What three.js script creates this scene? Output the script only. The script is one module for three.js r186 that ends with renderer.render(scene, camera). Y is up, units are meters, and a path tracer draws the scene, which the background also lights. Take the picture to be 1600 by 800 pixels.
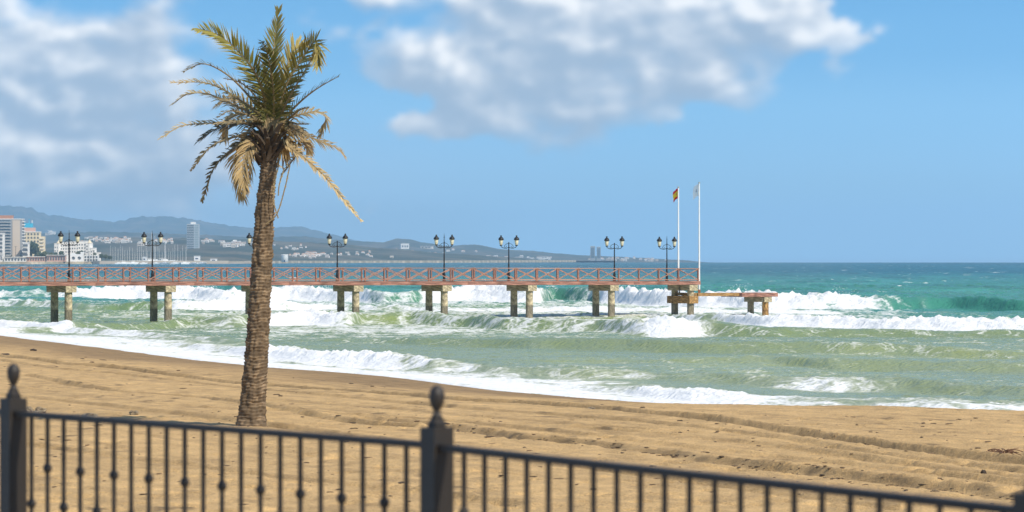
import * as THREE from 'three';
import { mergeGeometries } from 'three/addons/utils/BufferGeometryUtils.js';

// ------------------------------------------------------------------ camera, sky, sun, exposure
const F = 5270, EL = 404.5, EYE = 4.5;                 // focal length and eye level in photograph pixels, eye height over the sea in metres
const scene = new THREE.Scene();
const camera = new THREE.PerspectiveCamera(2 * Math.atan(400 / F) * 180 / Math.PI, 2, 0.5, 40000);
camera.position.set(0, EYE, 0);
camera.rotation.x = Math.atan((EL - 400) / F);
camera.focus = 120; camera.userData.fStop = 7;
const renderer = new THREE.WebGLRenderer({ antialias: true });
renderer.toneMapping = THREE.LinearToneMapping;
renderer.toneMappingExposure = 1.24;
renderer.shadowMap.enabled = true;
const SUN = new THREE.Vector3(0.70, 1.02, 0.72).normalize();
const sun = new THREE.DirectionalLight(new THREE.Color(1.0, 0.92, 0.79), 4.3);
sun.position.copy(SUN).multiplyScalar(300).add(new THREE.Vector3(0, 0, -120));
sun.target.position.set(0, 0, -120);
sun.castShadow = true; sun.shadow.mapSize.set(4096, 4096);
Object.assign(sun.shadow.camera, { left: -150, right: 150, top: 150, bottom: -150, near: 1, far: 700 });
scene.add(sun, sun.target);
scene.fog = new THREE.FogExp2(new THREE.Color(0.46, 0.75, 1.0), 0.000068);

// ------------------------------------------------------------------ noise and small helpers
function mulberry(a) { return () => { a |= 0; a = a + 0x6D2B79F5 | 0; let t = Math.imul(a ^ a >>> 15, 1 | a); t = t + Math.imul(t ^ t >>> 7, 61 | t) ^ t; return ((t ^ t >>> 14) >>> 0) / 4294967296; }; }
const rnd = mulberry(4711);
const PERM = new Uint8Array(512), GX = new Float32Array(256), GY = new Float32Array(256), GZ = new Float32Array(256);
{ const r = mulberry(99), p = [...Array(256).keys()]; for (let i = 255; i > 0; i--) { const j = Math.floor(r() * (i + 1)); [p[i], p[j]] = [p[j], p[i]]; } for (let i = 0; i < 512; i++) PERM[i] = p[i & 255];
  for (let i = 0; i < 256; i++) { const a = r() * Math.PI * 2, z = r() * 2 - 1, s = Math.sqrt(1 - z * z); GX[i] = s * Math.cos(a); GY[i] = s * Math.sin(a); GZ[i] = z; } }
const G2X = new Float32Array(256), G2Y = new Float32Array(256);
for (let i = 0; i < 256; i++) { G2X[i] = Math.cos(i * 2.399963); G2Y[i] = Math.sin(i * 2.399963); }
function n2(x, y) {
  const ix = Math.floor(x), iy = Math.floor(y), fx = x - ix, fy = y - iy, X = ix & 255, Y = iy & 255;
  const u = fx * fx * fx * (fx * (fx * 6 - 15) + 10), v = fy * fy * fy * (fy * (fy * 6 - 15) + 10);
  const a = PERM[PERM[X] + Y], b = PERM[PERM[X + 1 & 255] + Y], c = PERM[PERM[X] + (Y + 1 & 255)], d = PERM[PERM[X + 1 & 255] + (Y + 1 & 255)];
  const g00 = G2X[a] * fx + G2Y[a] * fy, g10 = G2X[b] * (fx - 1) + G2Y[b] * fy, g01 = G2X[c] * fx + G2Y[c] * (fy - 1), g11 = G2X[d] * (fx - 1) + G2Y[d] * (fy - 1);
  return 1.4 * ((g00 + u * (g10 - g00)) + v * ((g01 + u * (g11 - g01)) - (g00 + u * (g10 - g00))));
}
function n3(x, y, z) {
  const ix = Math.floor(x), iy = Math.floor(y), iz = Math.floor(z), fx = x - ix, fy = y - iy, fz = z - iz;
  const u = fx * fx * (3 - 2 * fx), v = fy * fy * (3 - 2 * fy), w = fz * fz * (3 - 2 * fz);
  let s = 0;
  for (let k = 0; k < 8; k++) {
    const a = k & 1, b = k >> 1 & 1, c = k >> 2, h = PERM[PERM[PERM[ix + a & 255] + (iy + b & 255)] + (iz + c & 255)];
    s += (a ? u : 1 - u) * (b ? v : 1 - v) * (c ? w : 1 - w) * (GX[h] * (fx - a) + GY[h] * (fy - b) + GZ[h] * (fz - c));
  }
  return s * 1.5;
}
function fbm2(x, y, o = 4) { let s = 0, a = 0.5; for (let i = 0; i < o; i++) { s += a * n2(x, y); x = x * 2.03 + 17.1; y = y * 2.03 + 5.7; a *= 0.5; } return s; }
function fbm3(x, y, z, o = 4) { let s = 0, a = 0.5; for (let i = 0; i < o; i++) { s += a * n3(x, y, z); x = x * 2.03 + 7.1; y = y * 2.03 + 3.7; z = z * 2.03 + 11.3; a *= 0.5; } return s; }
const clamp = (x, a = 0, b = 1) => x < a ? a : x > b ? b : x, lerp = (a, b, t) => a + (b - a) * t;
const sstep = (a, b, x) => { const t = clamp((x - a) / (b - a)); return t * t * (3 - 2 * t); };
const toS = (c) => c <= 0.0031308 ? c * 12.92 : 1.055 * Math.pow(c, 1 / 2.4) - 0.055;
const V3 = (x, y, z) => new THREE.Vector3(x, y, z);
const at = (px, py, D) => V3((px - 800) / F * D, EYE - (py - EL) / F * D, -D);
const drop = (D) => D * D / 14.8e6;                        // the round of the earth
const lookup = (pts, x, k = 1) => { if (x <= pts[0][0]) return pts[0][k]; for (let i = 1; i < pts.length; i++) if (x <= pts[i][0]) { const [a, b] = [pts[i - 1], pts[i]]; return lerp(a[k], b[k], sstep(0, 1, (x - a[0]) / (b[0] - a[0])) * 0.6 + 0.4 * (x - a[0]) / (b[0] - a[0])); } return pts[pts.length - 1][k]; };

// ------------------------------------------------------------------ sky: blue air with broken cumulus
{
  const W = 4096, H = 2560, data = new Float32Array(W * H * 4);
  const blobs = [[40, 110, 190, 120, 1], [180, 190, 150, 100, .95], [236, 98, 44, 60, 1.15], [100, 255, 240, 75, .72], [290, 205, 60, 50, .5], [0, 30, 90, 70, .6], [60, 310, 290, 55, .50], [150, 90, 110, 70, .5],
    [850, 95, 210, 75, 1], [775, 50, 105, 60, .85], [960, 125, 160, 50, .95], [700, 110, 80, 32, .5], [1050, 105, 80, 55, .7], [1185, 35, 100, 45, .85], [1245, 20, 45, 40, .6], [900, 180, 190, 28, .5], [634, 85, 22, 30, .55],
    [820, 10, 90, 40, .9], [1000, 10, 270, 40, .7], [880, 218, 55, 20, .38], [655, 272, 50, 20, .36], [520, 45, 50, 24, .2], [350, 90, 40, 60, .4], [585, 0, 70, 18, .55], [540, 258, 32, 20, .26], [770, 175, 40, 30, .45]];
  const grad = [[0, .30, .57, .85], [1.2, .28, .55, .82], [2.4, .235, .505, .785], [3.6, .165, .42, .715], [5, .125, .36, .66], [12, .10, .30, .62], [30, .07, .22, .50], [90, .05, .16, .40]];
  const cov = (px, py, gen) => {
    const w = sstep(-260, -60, px) * (1 - sstep(1660, 1860, px)) * sstep(-150, -30, py);
    let c = 0;
    if (w > 0) for (const [bx, by, rx, ry, k] of blobs) { const dx = (px - bx) / rx, dy = (py - by) / ry, q = dx * dx + dy * dy; if (q < 6) c = Math.max(c, 0) + k * Math.exp(-q * 0.9) * (1 - 0.55 * Math.min(1, c)); }
    return lerp(gen, Math.min(c, 1.15), w);
  };
  const billow = (x, y, z, o) => { let q = 0, a = 0.5; for (let i = 0; i < o; i++) { q += a * Math.abs(n3(x, y, z)); x = x * 2.1 + 7.1; y = y * 2.1 + 3.7; z = z * 2.1 + 11.3; a *= 0.52; } return 0.30 - q; };
  const dens = (x, y, z, px, py, el) => {
    const gen = clamp(n3(x * 7 + 3, y * 16, z * 7) * 1.5 + 0.25 + 0.3 * n3(x * 20, y * 40, z * 20)) * sstep(-0.01, 0.03, y) * 0.9;
    const c = cov(px, py, gen);
    if (c < 0.03) return 0;
    const k = 34;
    const f = fbm3(x * k, y * k * 1.9, z * k, 3) * 0.95 + 1.0 * billow(x * k * 1.9 + 9, y * k * 2.6, z * k * 1.9, 5);
    return c * 0.95 - 0.31 + f * (0.85 + 0.3 * c);
  };
  for (let r = 0; r < H; r++) {
    const el = ((r + 0.5) / H - 0.5) * Math.PI, deg = Math.max(0, el * 180 / Math.PI), sy = Math.sin(el), cy = Math.cos(el), fine = deg < 14 || r % 4 === 0;
    const base = [1, 2, 3].map((k) => lookup(grad, deg, k));
    for (let c = 0; c < W; c++) {
      const i = (r * W + c) * 4; data[i + 3] = 1;
      if (el < -0.01) { data[i] = .30; data[i + 1] = .50; data[i + 2] = .72; continue; }
      if (!fine || (deg >= 14 && c % 4)) continue;
      const az = ((c + 0.5) / W - 0.5) * 2 * Math.PI, x = Math.cos(az) * cy, z = Math.sin(az) * cy;
      const px = z < -0.02 ? 800 + x / -z * F : 1e5, py = z < -0.02 ? EL - sy / Math.hypot(x, z) * F : 1e5;
      const d0 = dens(x, sy, z, px, py, el);
      let [R, Gc, B] = base;
      const haze = 1 - sstep(0, 900, Math.abs(px - 150)); R += 0.07 * haze * (1 - sstep(1, 3, deg)); B -= 0.05 * haze * (1 - sstep(1, 3, deg));   // warmer sea air over the coast
      if (d0 > 0) {
        const s = 0.0042, d1 = dens(x + s * 0.8, sy + s * 0.9, z, px + s * 0.8 * F, py - s * 0.9 * F, el);
        const crisp = sstep(-0.25, 0.35, n3(x * 16 + 5, sy * 26, z * 16)), a = lerp(0.78 * sstep(-0.02, 0.6, d0) + 0.14 * sstep(0.3, 0.8, d0), 0.94 * sstep(0, 0.12, d0), crisp * 0.95) * sstep(-0.002, 0.022, sy), lit = clamp(0.10 * crisp + 0.45 + (d0 - Math.max(d1, -0.25)) * 1.15 - d0 * 0.10 + 0.62 * fbm3(x * 26 + 3, sy * 64, z * 26, 4));
        const l2 = lit * lit, k = [lerp(.34, .90, l2), lerp(.43, .90, l2), lerp(.545, .90, l2)];
        R = lerp(R, k[0], a); Gc = lerp(Gc, k[1], a); B = lerp(B, k[2], a);
      }
      data[i] = R; data[i + 1] = Gc; data[i + 2] = B;
    }
  }
  for (let r = 0; r < H; r++) { const el = ((r + 0.5) / H - 0.5) * 180; if (el < 14) continue; const rr = r - r % 4; for (let c = 0; c < W; c++) { if (r % 4 === 0 && c % 4 === 0) continue; const i = (r * W + c) * 4, j = (Math.max(rr, Math.ceil((14 / 180 + 0.5) * H / 4) * 4) * W + c - c % 4) * 4; data[i] = data[j]; data[i + 1] = data[j + 1]; data[i + 2] = data[j + 2]; } }
  const t = new THREE.DataTexture(data, W, H, THREE.RGBAFormat, THREE.FloatType);
  t.mapping = THREE.EquirectangularReflectionMapping; t.magFilter = THREE.LinearFilter; t.needsUpdate = true;
  scene.background = t; scene.environment = t;
}

// ------------------------------------------------------------------ building blocks
const names = {};
function numbered(n) { const k = names[n] = (names[n] ?? -1) + 1; return k ? n + '_' + String(k).padStart(3, '0') : n; }
function shade(o) { o.traverse((m) => { if (m.isMesh) { m.castShadow = true; m.receiveShadow = true; } }); return o; }
function mesh(name, geo, mat, parent) { const m = new THREE.Mesh(geo, mat); m.name = name; m.castShadow = m.receiveShadow = true; if (parent) parent.add(m); return m; }
function thing(name, label, category, pos, group) { const o = new THREE.Group(); o.name = numbered(name); if (pos) o.position.copy(pos); o.userData = { label, category }; if (group) o.userData.group = group; scene.add(o); return o; }
function single(name, geo, mat, label, category, group) { const m = mesh(numbered(name), geo, mat, scene); m.userData = { label, category }; if (group) m.userData.group = group; return m; }
function structure(name, geo, mat, label, category) { const m = mesh(name, geo, mat, scene); m.userData = { kind: 'structure', label, category }; return m; }
function box(w, h, d, x = 0, y = 0, z = 0) { const g = new THREE.BoxGeometry(w, h, d); g.translate(x, y, z); return g; }
function cyl(r1, r2, h, x, y, z, n = 12) { const g = new THREE.CylinderGeometry(r1, r2, h, n); g.translate(x, y, z); return g; }
function bar(a, b, w, h) {                                 // a square bar from a to b
  const d = b.clone().sub(a), g = new THREE.BoxGeometry(w, h, d.length());
  g.applyQuaternion(new THREE.Quaternion().setFromRotationMatrix(new THREE.Matrix4().lookAt(V3(0, 0, 0), d, Math.abs(d.y) > 0.99 * d.length() ? V3(1, 0, 0) : V3(0, 1, 0))));
  const m = a.clone().add(b).multiplyScalar(0.5); g.translate(m.x, m.y, m.z); return g;
}
function tube(pts, r, seg = 16, n = 6) { return new THREE.TubeGeometry(new THREE.CatmullRomCurve3(pts), seg, r, n); }
const lathe = (pts, n = 14) => new THREE.LatheGeometry(pts.map(([r, y]) => new THREE.Vector2(r, y)), n);
function bytesTexture(n, fn, srgb, repeat, m = n) {        // fn(u, v) -> [r, g, b] in 0..1
  const d = new Uint8Array(n * m * 4);
  for (let y = 0; y < m; y++) for (let x = 0; x < n; x++) { const c = fn(x / n, y / m, x, y), i = (y * n + x) * 4; d[i] = clamp(c[0]) * 255; d[i + 1] = clamp(c[1]) * 255; d[i + 2] = clamp(c[2]) * 255; d[i + 3] = 255; }
  const t = new THREE.DataTexture(d, n, m); t.wrapS = t.wrapT = THREE.RepeatWrapping; t.magFilter = THREE.LinearFilter; t.minFilter = THREE.LinearMipmapLinearFilter; t.generateMipmaps = true;
  if (srgb) t.colorSpace = THREE.SRGBColorSpace; if (repeat) t.repeat.set(...repeat); t.needsUpdate = true; return t;
}
const tileNoise = (u, v, k, o = 4) => { const a = u * Math.PI * 2, b = v * Math.PI * 2, q = k / (2 * Math.PI); return fbm3(Math.cos(a) * q + 5, Math.sin(a) * q + Math.cos(b) * q * 0.97, Math.sin(b) * q, o); };
function mottled(color, amount, k, opts = {}, bump = 0, rep = [0.5, 0.5]) {   // a material with grain and patches of its own colour
  const grain = bytesTexture(256, (u, v) => { const s = 0.78 + amount * (tileNoise(u, v, k, 4) + 0.5 * tileNoise(u, v, k * 5, 2)); return [s, s * (1 + 0.06 * tileNoise(u + 0.3, v, k, 2)), s]; }, true, rep);
  return new THREE.MeshStandardMaterial({ color: new THREE.Color().setRGB(...color.map((c) => c * 1.7)), map: grain, roughness: 0.85, ...(bump ? { bumpMap: grain, bumpScale: bump } : {}), ...opts });
}
const plain = (r, g, b, rough = 0.8, o = {}) => new THREE.MeshStandardMaterial({ color: new THREE.Color().setRGB(r, g, b), roughness: rough, ...o });

// ------------------------------------------------------------------ shoreline, sand and sea shapes (plan coordinates: X to the right, D ahead)
const shorePx = [[-60, 518], [0, 525], [100, 536], [200, 549], [300, 562], [400, 573], [500, 580], [600, 588], [700, 599], [800, 612], [900, 621], [1000, 629], [1100, 634], [1200, 639], [1300, 642], [1400, 644], [1500, 646], [1620, 648]];
const shore = [[-150, 420], [-80, 285], [-48, 232], ...shorePx.map(([px, py]) => { const D = (EYE - 0.25) * F / (py - EL); return [(px - 800) / F * D, D]; }), [30, 80], [70, 50], [130, 10], [200, -40]];
function sdPoly(pts, X, D) {                               // distance to a polyline, signed by side (+ towards the camera side), and the run along it
  let best = 1e9, sign = 1, run = 0, acc = 0;
  for (let i = 0; i < pts.length - 1; i++) {
    const ax = pts[i][0], az = pts[i][1], bx = pts[i + 1][0] - ax, bz = pts[i + 1][1] - az, L2 = bx * bx + bz * bz, t = clamp(((X - ax) * bx + (D - az) * bz) / L2), dx = X - ax - bx * t, dz = D - az - bz * t, q = dx * dx + dz * dz;
    if (q < best) { best = q; sign = bx * (D - az) - bz * (X - ax) < 0 ? 1 : -1; run = acc + t * Math.sqrt(L2); }
    acc += Math.sqrt(L2);
  }
  return [Math.sqrt(best) * sign, run];
}
function sandBase(X, D) { const s = sdPoly(shore, X, D)[0]; return s < 0 ? 0.25 + Math.max(s * 0.07, -2.5) : 0.25 + 1.08 * (1 - Math.exp(-s / 14)); }
const onSand = (px, py) => { let y = 0.9, X, D; for (let k = 0; k < 6; k++) { D = (EYE - y) * F / (py - EL); X = (px - 800) / F * D; y = sandBase(X, D); } return [X, D, y]; };
const plan = (list) => list.map(([px, py]) => onSand(px, py));
const tracks = [
  { p: plan([[-60, 549], [0, 558], [100, 570], [190, 577], [300, 590], [380, 600], [420, 603], [560, 615], [640, 621], [700, 627], [800, 632], [920, 640], [1000, 648], [1100, 657], [1200, 671], [1300, 686], [1400, 700], [1500, 712], [1660, 730]]), h: 0.15, w: 0.17, rough: 0.4, tread: 0.35 },
  { p: plan([[40, 588], [125, 604], [200, 613], [300, 621], [370, 632], [440, 643], [500, 652], [560, 662], [640, 668]]), h: 0.10, w: 0.16, rough: 0.7, tread: 0.3 },
  { p: plan([[560, 655], [700, 668], [800, 685], [900, 692], [1000, 705], [1100, 722], [1200, 733], [1300, 745], [1400, 756], [1500, 767], [1660, 787]]), h: 0.10, w: 0.24, rough: 1.5, tread: 0 },
  { p: plan([[900, 668], [1050, 680], [1200, 697], [1350, 715], [1480, 733], [1660, 752]]), h: 0.065, w: 0.2, rough: 0.6, tread: 0.3 },
  { p: plan([[420, 625], [560, 634], [700, 648], [860, 660], [1000, 672]]), h: 0.05, w: 0.25, rough: 1.2, tread: 0 },
  { p: plan([[0, 690], [200, 716], [420, 742], [640, 765], [800, 790]]), h: 0.05, w: 0.2, rough: 1, tread: 0.3 },
  { p: plan([[380, 640], [700, 657], [1000, 690], [1300, 722], [1660, 765]]), h: 0.06, w: 0.18, rough: 0.6, tread: 0.3 },
  { p: plan([[-60, 556], [80, 576], [190, 585], [300, 598], [420, 611], [640, 630], [800, 642], [1000, 659], [1200, 683], [1400, 712], [1660, 744]]), h: 0.07, w: 0.17, rough: 0.5, tread: 0.35 },
  { p: plan([[-40, 612], [150, 634], [330, 655], [600, 690], [900, 728], [1200, 772], [1400, 800]]), h: 0.07, w: 0.2, rough: 0.8, tread: 0.3 },
  { p: plan([[20, 606], [110, 616], [240, 632], [360, 641]]), h: 0.045, w: 0.2, rough: 1, tread: 0 },
];
const feet = [];
{ const r = mulberry(31);
  for (let k = 0; k < 420; k++) { const px = r() * 1700 - 50, lo = lookup([[-60, 536], [400, 585], [800, 622], [1200, 646], [1650, 655]], px), py = lo + 6 + Math.pow(r(), 0.8) * (795 - lo); const [X, D] = onSand(px, py); feet.push([X, D, r() * 6.3, 0.09 + r() * 0.07, 0.045 + r() * 0.05]); }
  for (let w = 0; w < 9; w++) { let px = r() * 1500, py = 640 + r() * 120; let [X, D] = onSand(px, py); const a = 2 + r() * 0.8; for (let k = 0; k < 24; k++) { X += Math.cos(a) * 0.68; D += Math.sin(a) * 0.68; feet.push([X + (k % 2) * 0.2, D, a, 0.10, 0.06]); } } }
const cells = new Map();
for (const f of feet) for (let a = -1; a <= 1; a++) for (let b = -1; b <= 1; b++) { const k = (Math.floor(f[0]) + a) + ',' + (Math.floor(f[1]) + b); if (!cells.has(k)) cells.set(k, []); cells.get(k).push(f); }
const along2 = (X, D) => X * -0.42 + D * 0.9, across2 = (X, D) => X * 0.9 + D * 0.42;
function sand(X, D) {                                      // height, wetness 0..1, painted shade of track faces with dark turned-up sand 0..1
  const [s] = sdPoly(shore, X, D);
  let y = s < 0 ? 0.25 + Math.max(s * 0.07, -2.5) : 0.25 + 1.08 * (1 - Math.exp(-s / 14)), shadeDamp = 0;
  const dry = sstep(3, 9, s + 2.5 * n2(X * 0.12, D * 0.05));
  const along = X * -0.42 + D * 0.9, across = X * 0.9 + D * 0.42;
  y += dry * (0.04 * n2(across * 0.8, along * 0.07) + 0.03 * fbm2(across * 2.6, along * 0.35, 3) + 0.018 * n2(X * 5, D * 5) + 0.018 * n2(across * 4.2, along * 0.07) * sstep(-0.25, 0.35, n2(across * 0.35 + 8, along * 0.03)) + 0.012 * n2(across * 9, along * 0.25) + 0.05 * n2(across * 0.22 + 4, along * 0.05));
  if (D < 200) for (const t of tracks) {
    const [d, run] = sdPoly(t.p, X, D); if (Math.abs(d) > 2.2) continue;
    const wob = d + 0.10 * n2(run * 0.7, t.w * 30) * t.rough, rug = 1 + t.rough * 0.4 * n2(run * 7.5, d * 5), fade = 0.75 + 0.35 * n2(run * 0.12, 7.7 + t.h * 90);
    const q = Math.exp(-((wob / t.w) ** 2)), berm = Math.exp(-(((wob + t.w * 1.3) / (t.w * (wob > -t.w * 1.3 ? 0.55 : 1.1))) ** 2)), near = Math.exp(-(((wob - t.w * 1.5) / (t.w * 0.8)) ** 2));
    y += t.h * fade * rug * (berm * 1.0 - q * 0.7 + near * 0.28);
    if (t.tread) y += q * 0.022 * Math.sign(Math.sin(run * 6.283 / t.tread)) * dry;
    shadeDamp = Math.max(shadeDamp, Math.max(q * 0.7, Math.exp(-(((wob + t.w * 0.75) / (t.w * 0.7)) ** 2))) * fade * (0.6 + 0.5 * t.rough * sstep(-0.1, 0.5, n2(X * 3.1, D * 1.3))) * clamp(t.h * 9));  // shade of the berm face put into the colour, along with moist churned sand
  }
  const near = cells.get(Math.floor(X) + ',' + Math.floor(D));
  if (near) for (const [fx, fz, a, r, h] of near) { const dx = X - fx, dz = D - fz, u = (dx * Math.cos(a) + dz * Math.sin(a)) / 1.7, v = -dx * Math.sin(a) + dz * Math.cos(a), q = (u * u + v * v) / (r * r); if (q < 5) y += dry * h * (0.25 * Math.exp(-((Math.sqrt(q) - 1.4) ** 2) * 4) - Math.exp(-q)); }
  return [y, 1 - sstep(2.5, 10, s + 2.2 * n2(X * 0.15, D * 0.06) + 0.6 * n2(X * 0.9, D * 0.35)), shadeDamp, s];
}

// ------------------------------------------------------------------ beach
{
  const rows = []; for (let D = -14; D < 40; D += 2) rows.push(D); for (let D = 40; D < 215; D += lerp(0.1, 0.34, clamp((D - 42) / 140))) rows.push(D); for (let D = 215; D < 460; D += 4) rows.push(D);
  const C = 400, pos = new Float32Array(rows.length * C * 3), col = new Float32Array(rows.length * C * 3), uv = new Float32Array(rows.length * C * 2), idx = [], off = new Float32Array(rows.length * C);
  rows.forEach((D, r) => { const half = Math.max(D, 40) * 0.19 + 8 + (D > 215 ? 90 : 0) + (D < 40 ? 30 : 0); for (let c = 0; c < C; c++) {
    const X = (c / (C - 1) * 2 - 1) * half, i = r * C + c, [y, wet, shadeDamp, s] = sand(X, D); off[i] = s;
    pos.set([X, y, -D], i * 3); uv.set([X, D], i * 2);
    const m = 1 + 0.14 * fbm2(X * 0.35, D * 0.16, 3) + 0.14 * n2(X * 1.7, D * 0.8) + 0.12 * n2(X * 6, D * 2.5) + 0.16 * n2(across2(X, D) * 3.1, along2(X, D) * 0.08) - 0.5 * sstep(0.36, 0.58, n2(X * 1.9 + 30, D * 1.1)) * sstep(0.1, 0.4, n2(X * 0.3, D * 0.2 + 5)), k = m * (1 - 0.45 * wet) * (1 - 0.62 * Math.min(shadeDamp, 1));
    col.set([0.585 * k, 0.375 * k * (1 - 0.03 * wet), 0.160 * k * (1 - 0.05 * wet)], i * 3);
  } });
  for (let r = 0; r < rows.length - 1; r++) for (let c = 0; c < C - 1; c++) { const a = r * C + c; if (off[a] < -12 && off[a + C + 1] < -12) continue; idx.push(a, a + 1, a + C, a + 1, a + C + 1, a + C); }
  const g = new THREE.BufferGeometry(); g.setAttribute('position', new THREE.BufferAttribute(pos, 3)); g.setAttribute('color', new THREE.BufferAttribute(col, 3)); g.setAttribute('uv', new THREE.BufferAttribute(uv, 2)); g.setIndex(idx); g.computeVertexNormals();
  const grain = bytesTexture(512, (u, v, x, y) => { const h = 0.5 + 0.35 * tileNoise(u, v, 30, 4) + 0.22 * (((x * 73856093 ^ y * 19349663) >>> 3) % 97 / 97 - 0.5); return [h, h, h]; }, false, [0.45, 0.45]);
  const tone = bytesTexture(512, (u, v, x, y) => { const s = 0.95 + 0.22 * tileNoise(u, v, 11, 5) + 0.22 * (((x * 83492791 ^ y * 19349663) >>> 4) % 89 / 89 - 0.5); return [s, s * 0.995, s * 0.98]; }, true, [0.16, 0.11]);
  structure('beach', g, new THREE.MeshStandardMaterial({ vertexColors: true, map: tone, roughness: 0.95, bumpMap: grain, bumpScale: 0.06 }), 'golden sand beach scored by wheel tracks and footprints', 'beach');
}

// ------------------------------------------------------------------ sea: swell, breakers, foam
const waveSpec = [
  [[-300, 453, 1.0, .5], [-100, 452, 1.0, .6], [60, 453, 1.0, .45], [130, 452, 1.1, .8], [200, 449, 1.35, 1], [300, 450, 1.35, 1], [350, 452, 1.3, .9], [450, 449, 1.45, 1], [560, 453, 1.3, .9], [600, 454, 1.35, .15], [645, 454, 1.35, .05], [672, 452, 1.45, .9], [740, 450, 1.55, 1], [840, 452, 1.5, .9], [862, 449, 1.55, .1], [922, 450, 1.55, .1], [942, 452, 1.5, .9], [1040, 456, 1.45, 1], [1100, 459, 1.35, 1], [1200, 460, 1.4, 1], [1300, 461, 1.35, .95], [1350, 462, 1.3, .7], [1400, 463, 1.25, .2], [1480, 464, 1.2, .05], [1600, 466, 1.2, .05], [1850, 468, 1.2, .1], [2100, 470, 1.3, .3]],
  [[-250, 470, .6, .4], [0, 468, .6, .5], [60, 470, .6, .4], [140, 474, .6, .25], [240, 473, .7, .2], [290, 471, .85, .7], [360, 468, .95, 1], [440, 470, .85, .9], [520, 474, .55, .8], [600, 478, .4, .6], [700, 480, .35, .8], [850, 480, .35, .8], [1000, 482, .3, .9], [1200, 484, .25, .9], [1350, 487, .15, .8]],
  [[-200, 514, .3, .3], [0, 512, .35, .3], [200, 505, .45, .1], [300, 497, .65, .1], [380, 492, .95, .4], [430, 488, 1.05, .9], [480, 486, 1.05, 1], [545, 488, 1.05, .8], [572, 487, 1.0, .15], [640, 486, 1.05, .05], [720, 492, .9, .1], [790, 496, .9, .05], [860, 497, .9, .12], [930, 498, .9, .15], [1000, 500, 1.0, .7], [1050, 500, 1.05, .95], [1100, 502, .95, .6], [1150, 505, .85, .1], [1200, 509, .7, 0], [1300, 513, .5, 0], [1500, 517, .4, 0], [1800, 520, .3, 0]],
  [[1000, 491, .2, .3], [1100, 493, .5, .6], [1200, 494, .75, 1], [1300, 496, .75, 1], [1400, 498, .8, 1], [1500, 499, .85, 1], [1600, 500, .85, 1], [1900, 504, .8, 1]],
  [[460, 533, .1, 0], [560, 530, .22, 0], [700, 528, .4, .1], [850, 527, .62, .1], [960, 530, .6, .12], [1100, 533, .62, .05], [1250, 533, .62, .05], [1400, 538, .5, .1], [1600, 545, .42, .1], [1850, 550, .4, .1]],
  [[900, 562, .12, .2], [1050, 560, .25, .1], [1200, 556, .38, .1], [1300, 559, .5, .05], [1450, 562, .5, .1], [1600, 566, .42, .2], [1850, 572, .4, .2]],
  [[560, 565, .1, .3], [700, 570, .22, .5], [800, 572, .32, .4], [950, 577, .32, .35], [1100, 585, .28, .3], [1300, 591, .42, .5], [1400, 590, .46, .35], [1500, 597, .42, .3], [1600, 602, .36, .3], [1850, 610, .3, .3]],
  [[270, 534, .15, .5], [330, 540, .28, .7], [420, 544, .5, .95], [500, 549, .55, .95], [560, 552, .55, .85], [620, 557, .52, .75], [680, 566, .36, .6], [730, 574, .12, .3]],
  [[900, 606, .08, .5], [960, 606, .2, .6], [1020, 605, .4, 1], [1080, 609, .45, .95], [1140, 614, .38, .9], [1200, 622, .22, .8], [1300, 628, .15, .6]],
  [[1340, 632, .12, .3], [1400, 631, .22, .2], [1480, 630, .32, .1], [1560, 634, .28, .3], [1680, 638, .2, .4]],
  [[-200, 492, .4, .7], [-50, 498, .42, .75], [30, 503, .42, .85], [80, 507, .38, .8], [130, 512, .32, .7], [200, 517, .28, .6], [300, 525, .24, .5], [380, 534, .2, .4], [440, 541, .1, .3]],
];
const waves = waveSpec.map((list, k) => {
  const p = list.map(([px, py, h, b]) => { h *= k < 2 ? 0.9 : 0.78; const D = (EYE - h) * F / (py - EL); return [(px - 800) / F * D, D, h, b]; }).filter((q, i, all) => i === 0 || q[0] > all[i - 1][0]);
  const first = p[0], last = p[p.length - 1];
  return { k, p: [[first[0] - 25, first[1] + 12, 0, 0], ...p, [last[0] + 25, last[1] - 6, 0, 0]] };
});
function waveAt(w, X, out) {
  const p = w.p; if (X <= p[0][0] || X >= p[p.length - 1][0]) return false;
  let i = 1; while (p[i][0] < X) i++;
  const a = p[i - 1], b = p[i], t = (X - a[0]) / (b[0] - a[0]), s = t * t * (3 - 2 * t);
  out[0] = lerp(a[1], b[1], lerp(s, t, 0.5)) + 1.3 * n2(X * 0.11, w.k * 7.3) + 0.5 * n2(X * 0.45, w.k * 3.1);
  out[1] = lerp(a[2], b[2], s) * (1 + 0.16 * n2(X * 0.3, w.k * 5.9) + 0.14 * n2(X * 0.11, w.k * 4.4)); const bb = lerp(a[3], b[3], s); out[2] = clamp(bb + (0.30 * n2(X * 0.33, w.k * 2.2) + 0.16 * n2(X * 1.1, w.k * 8.2)) * sstep(0, 0.15, bb)); return true;
}
const tmp = [0, 0, 0];
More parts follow.
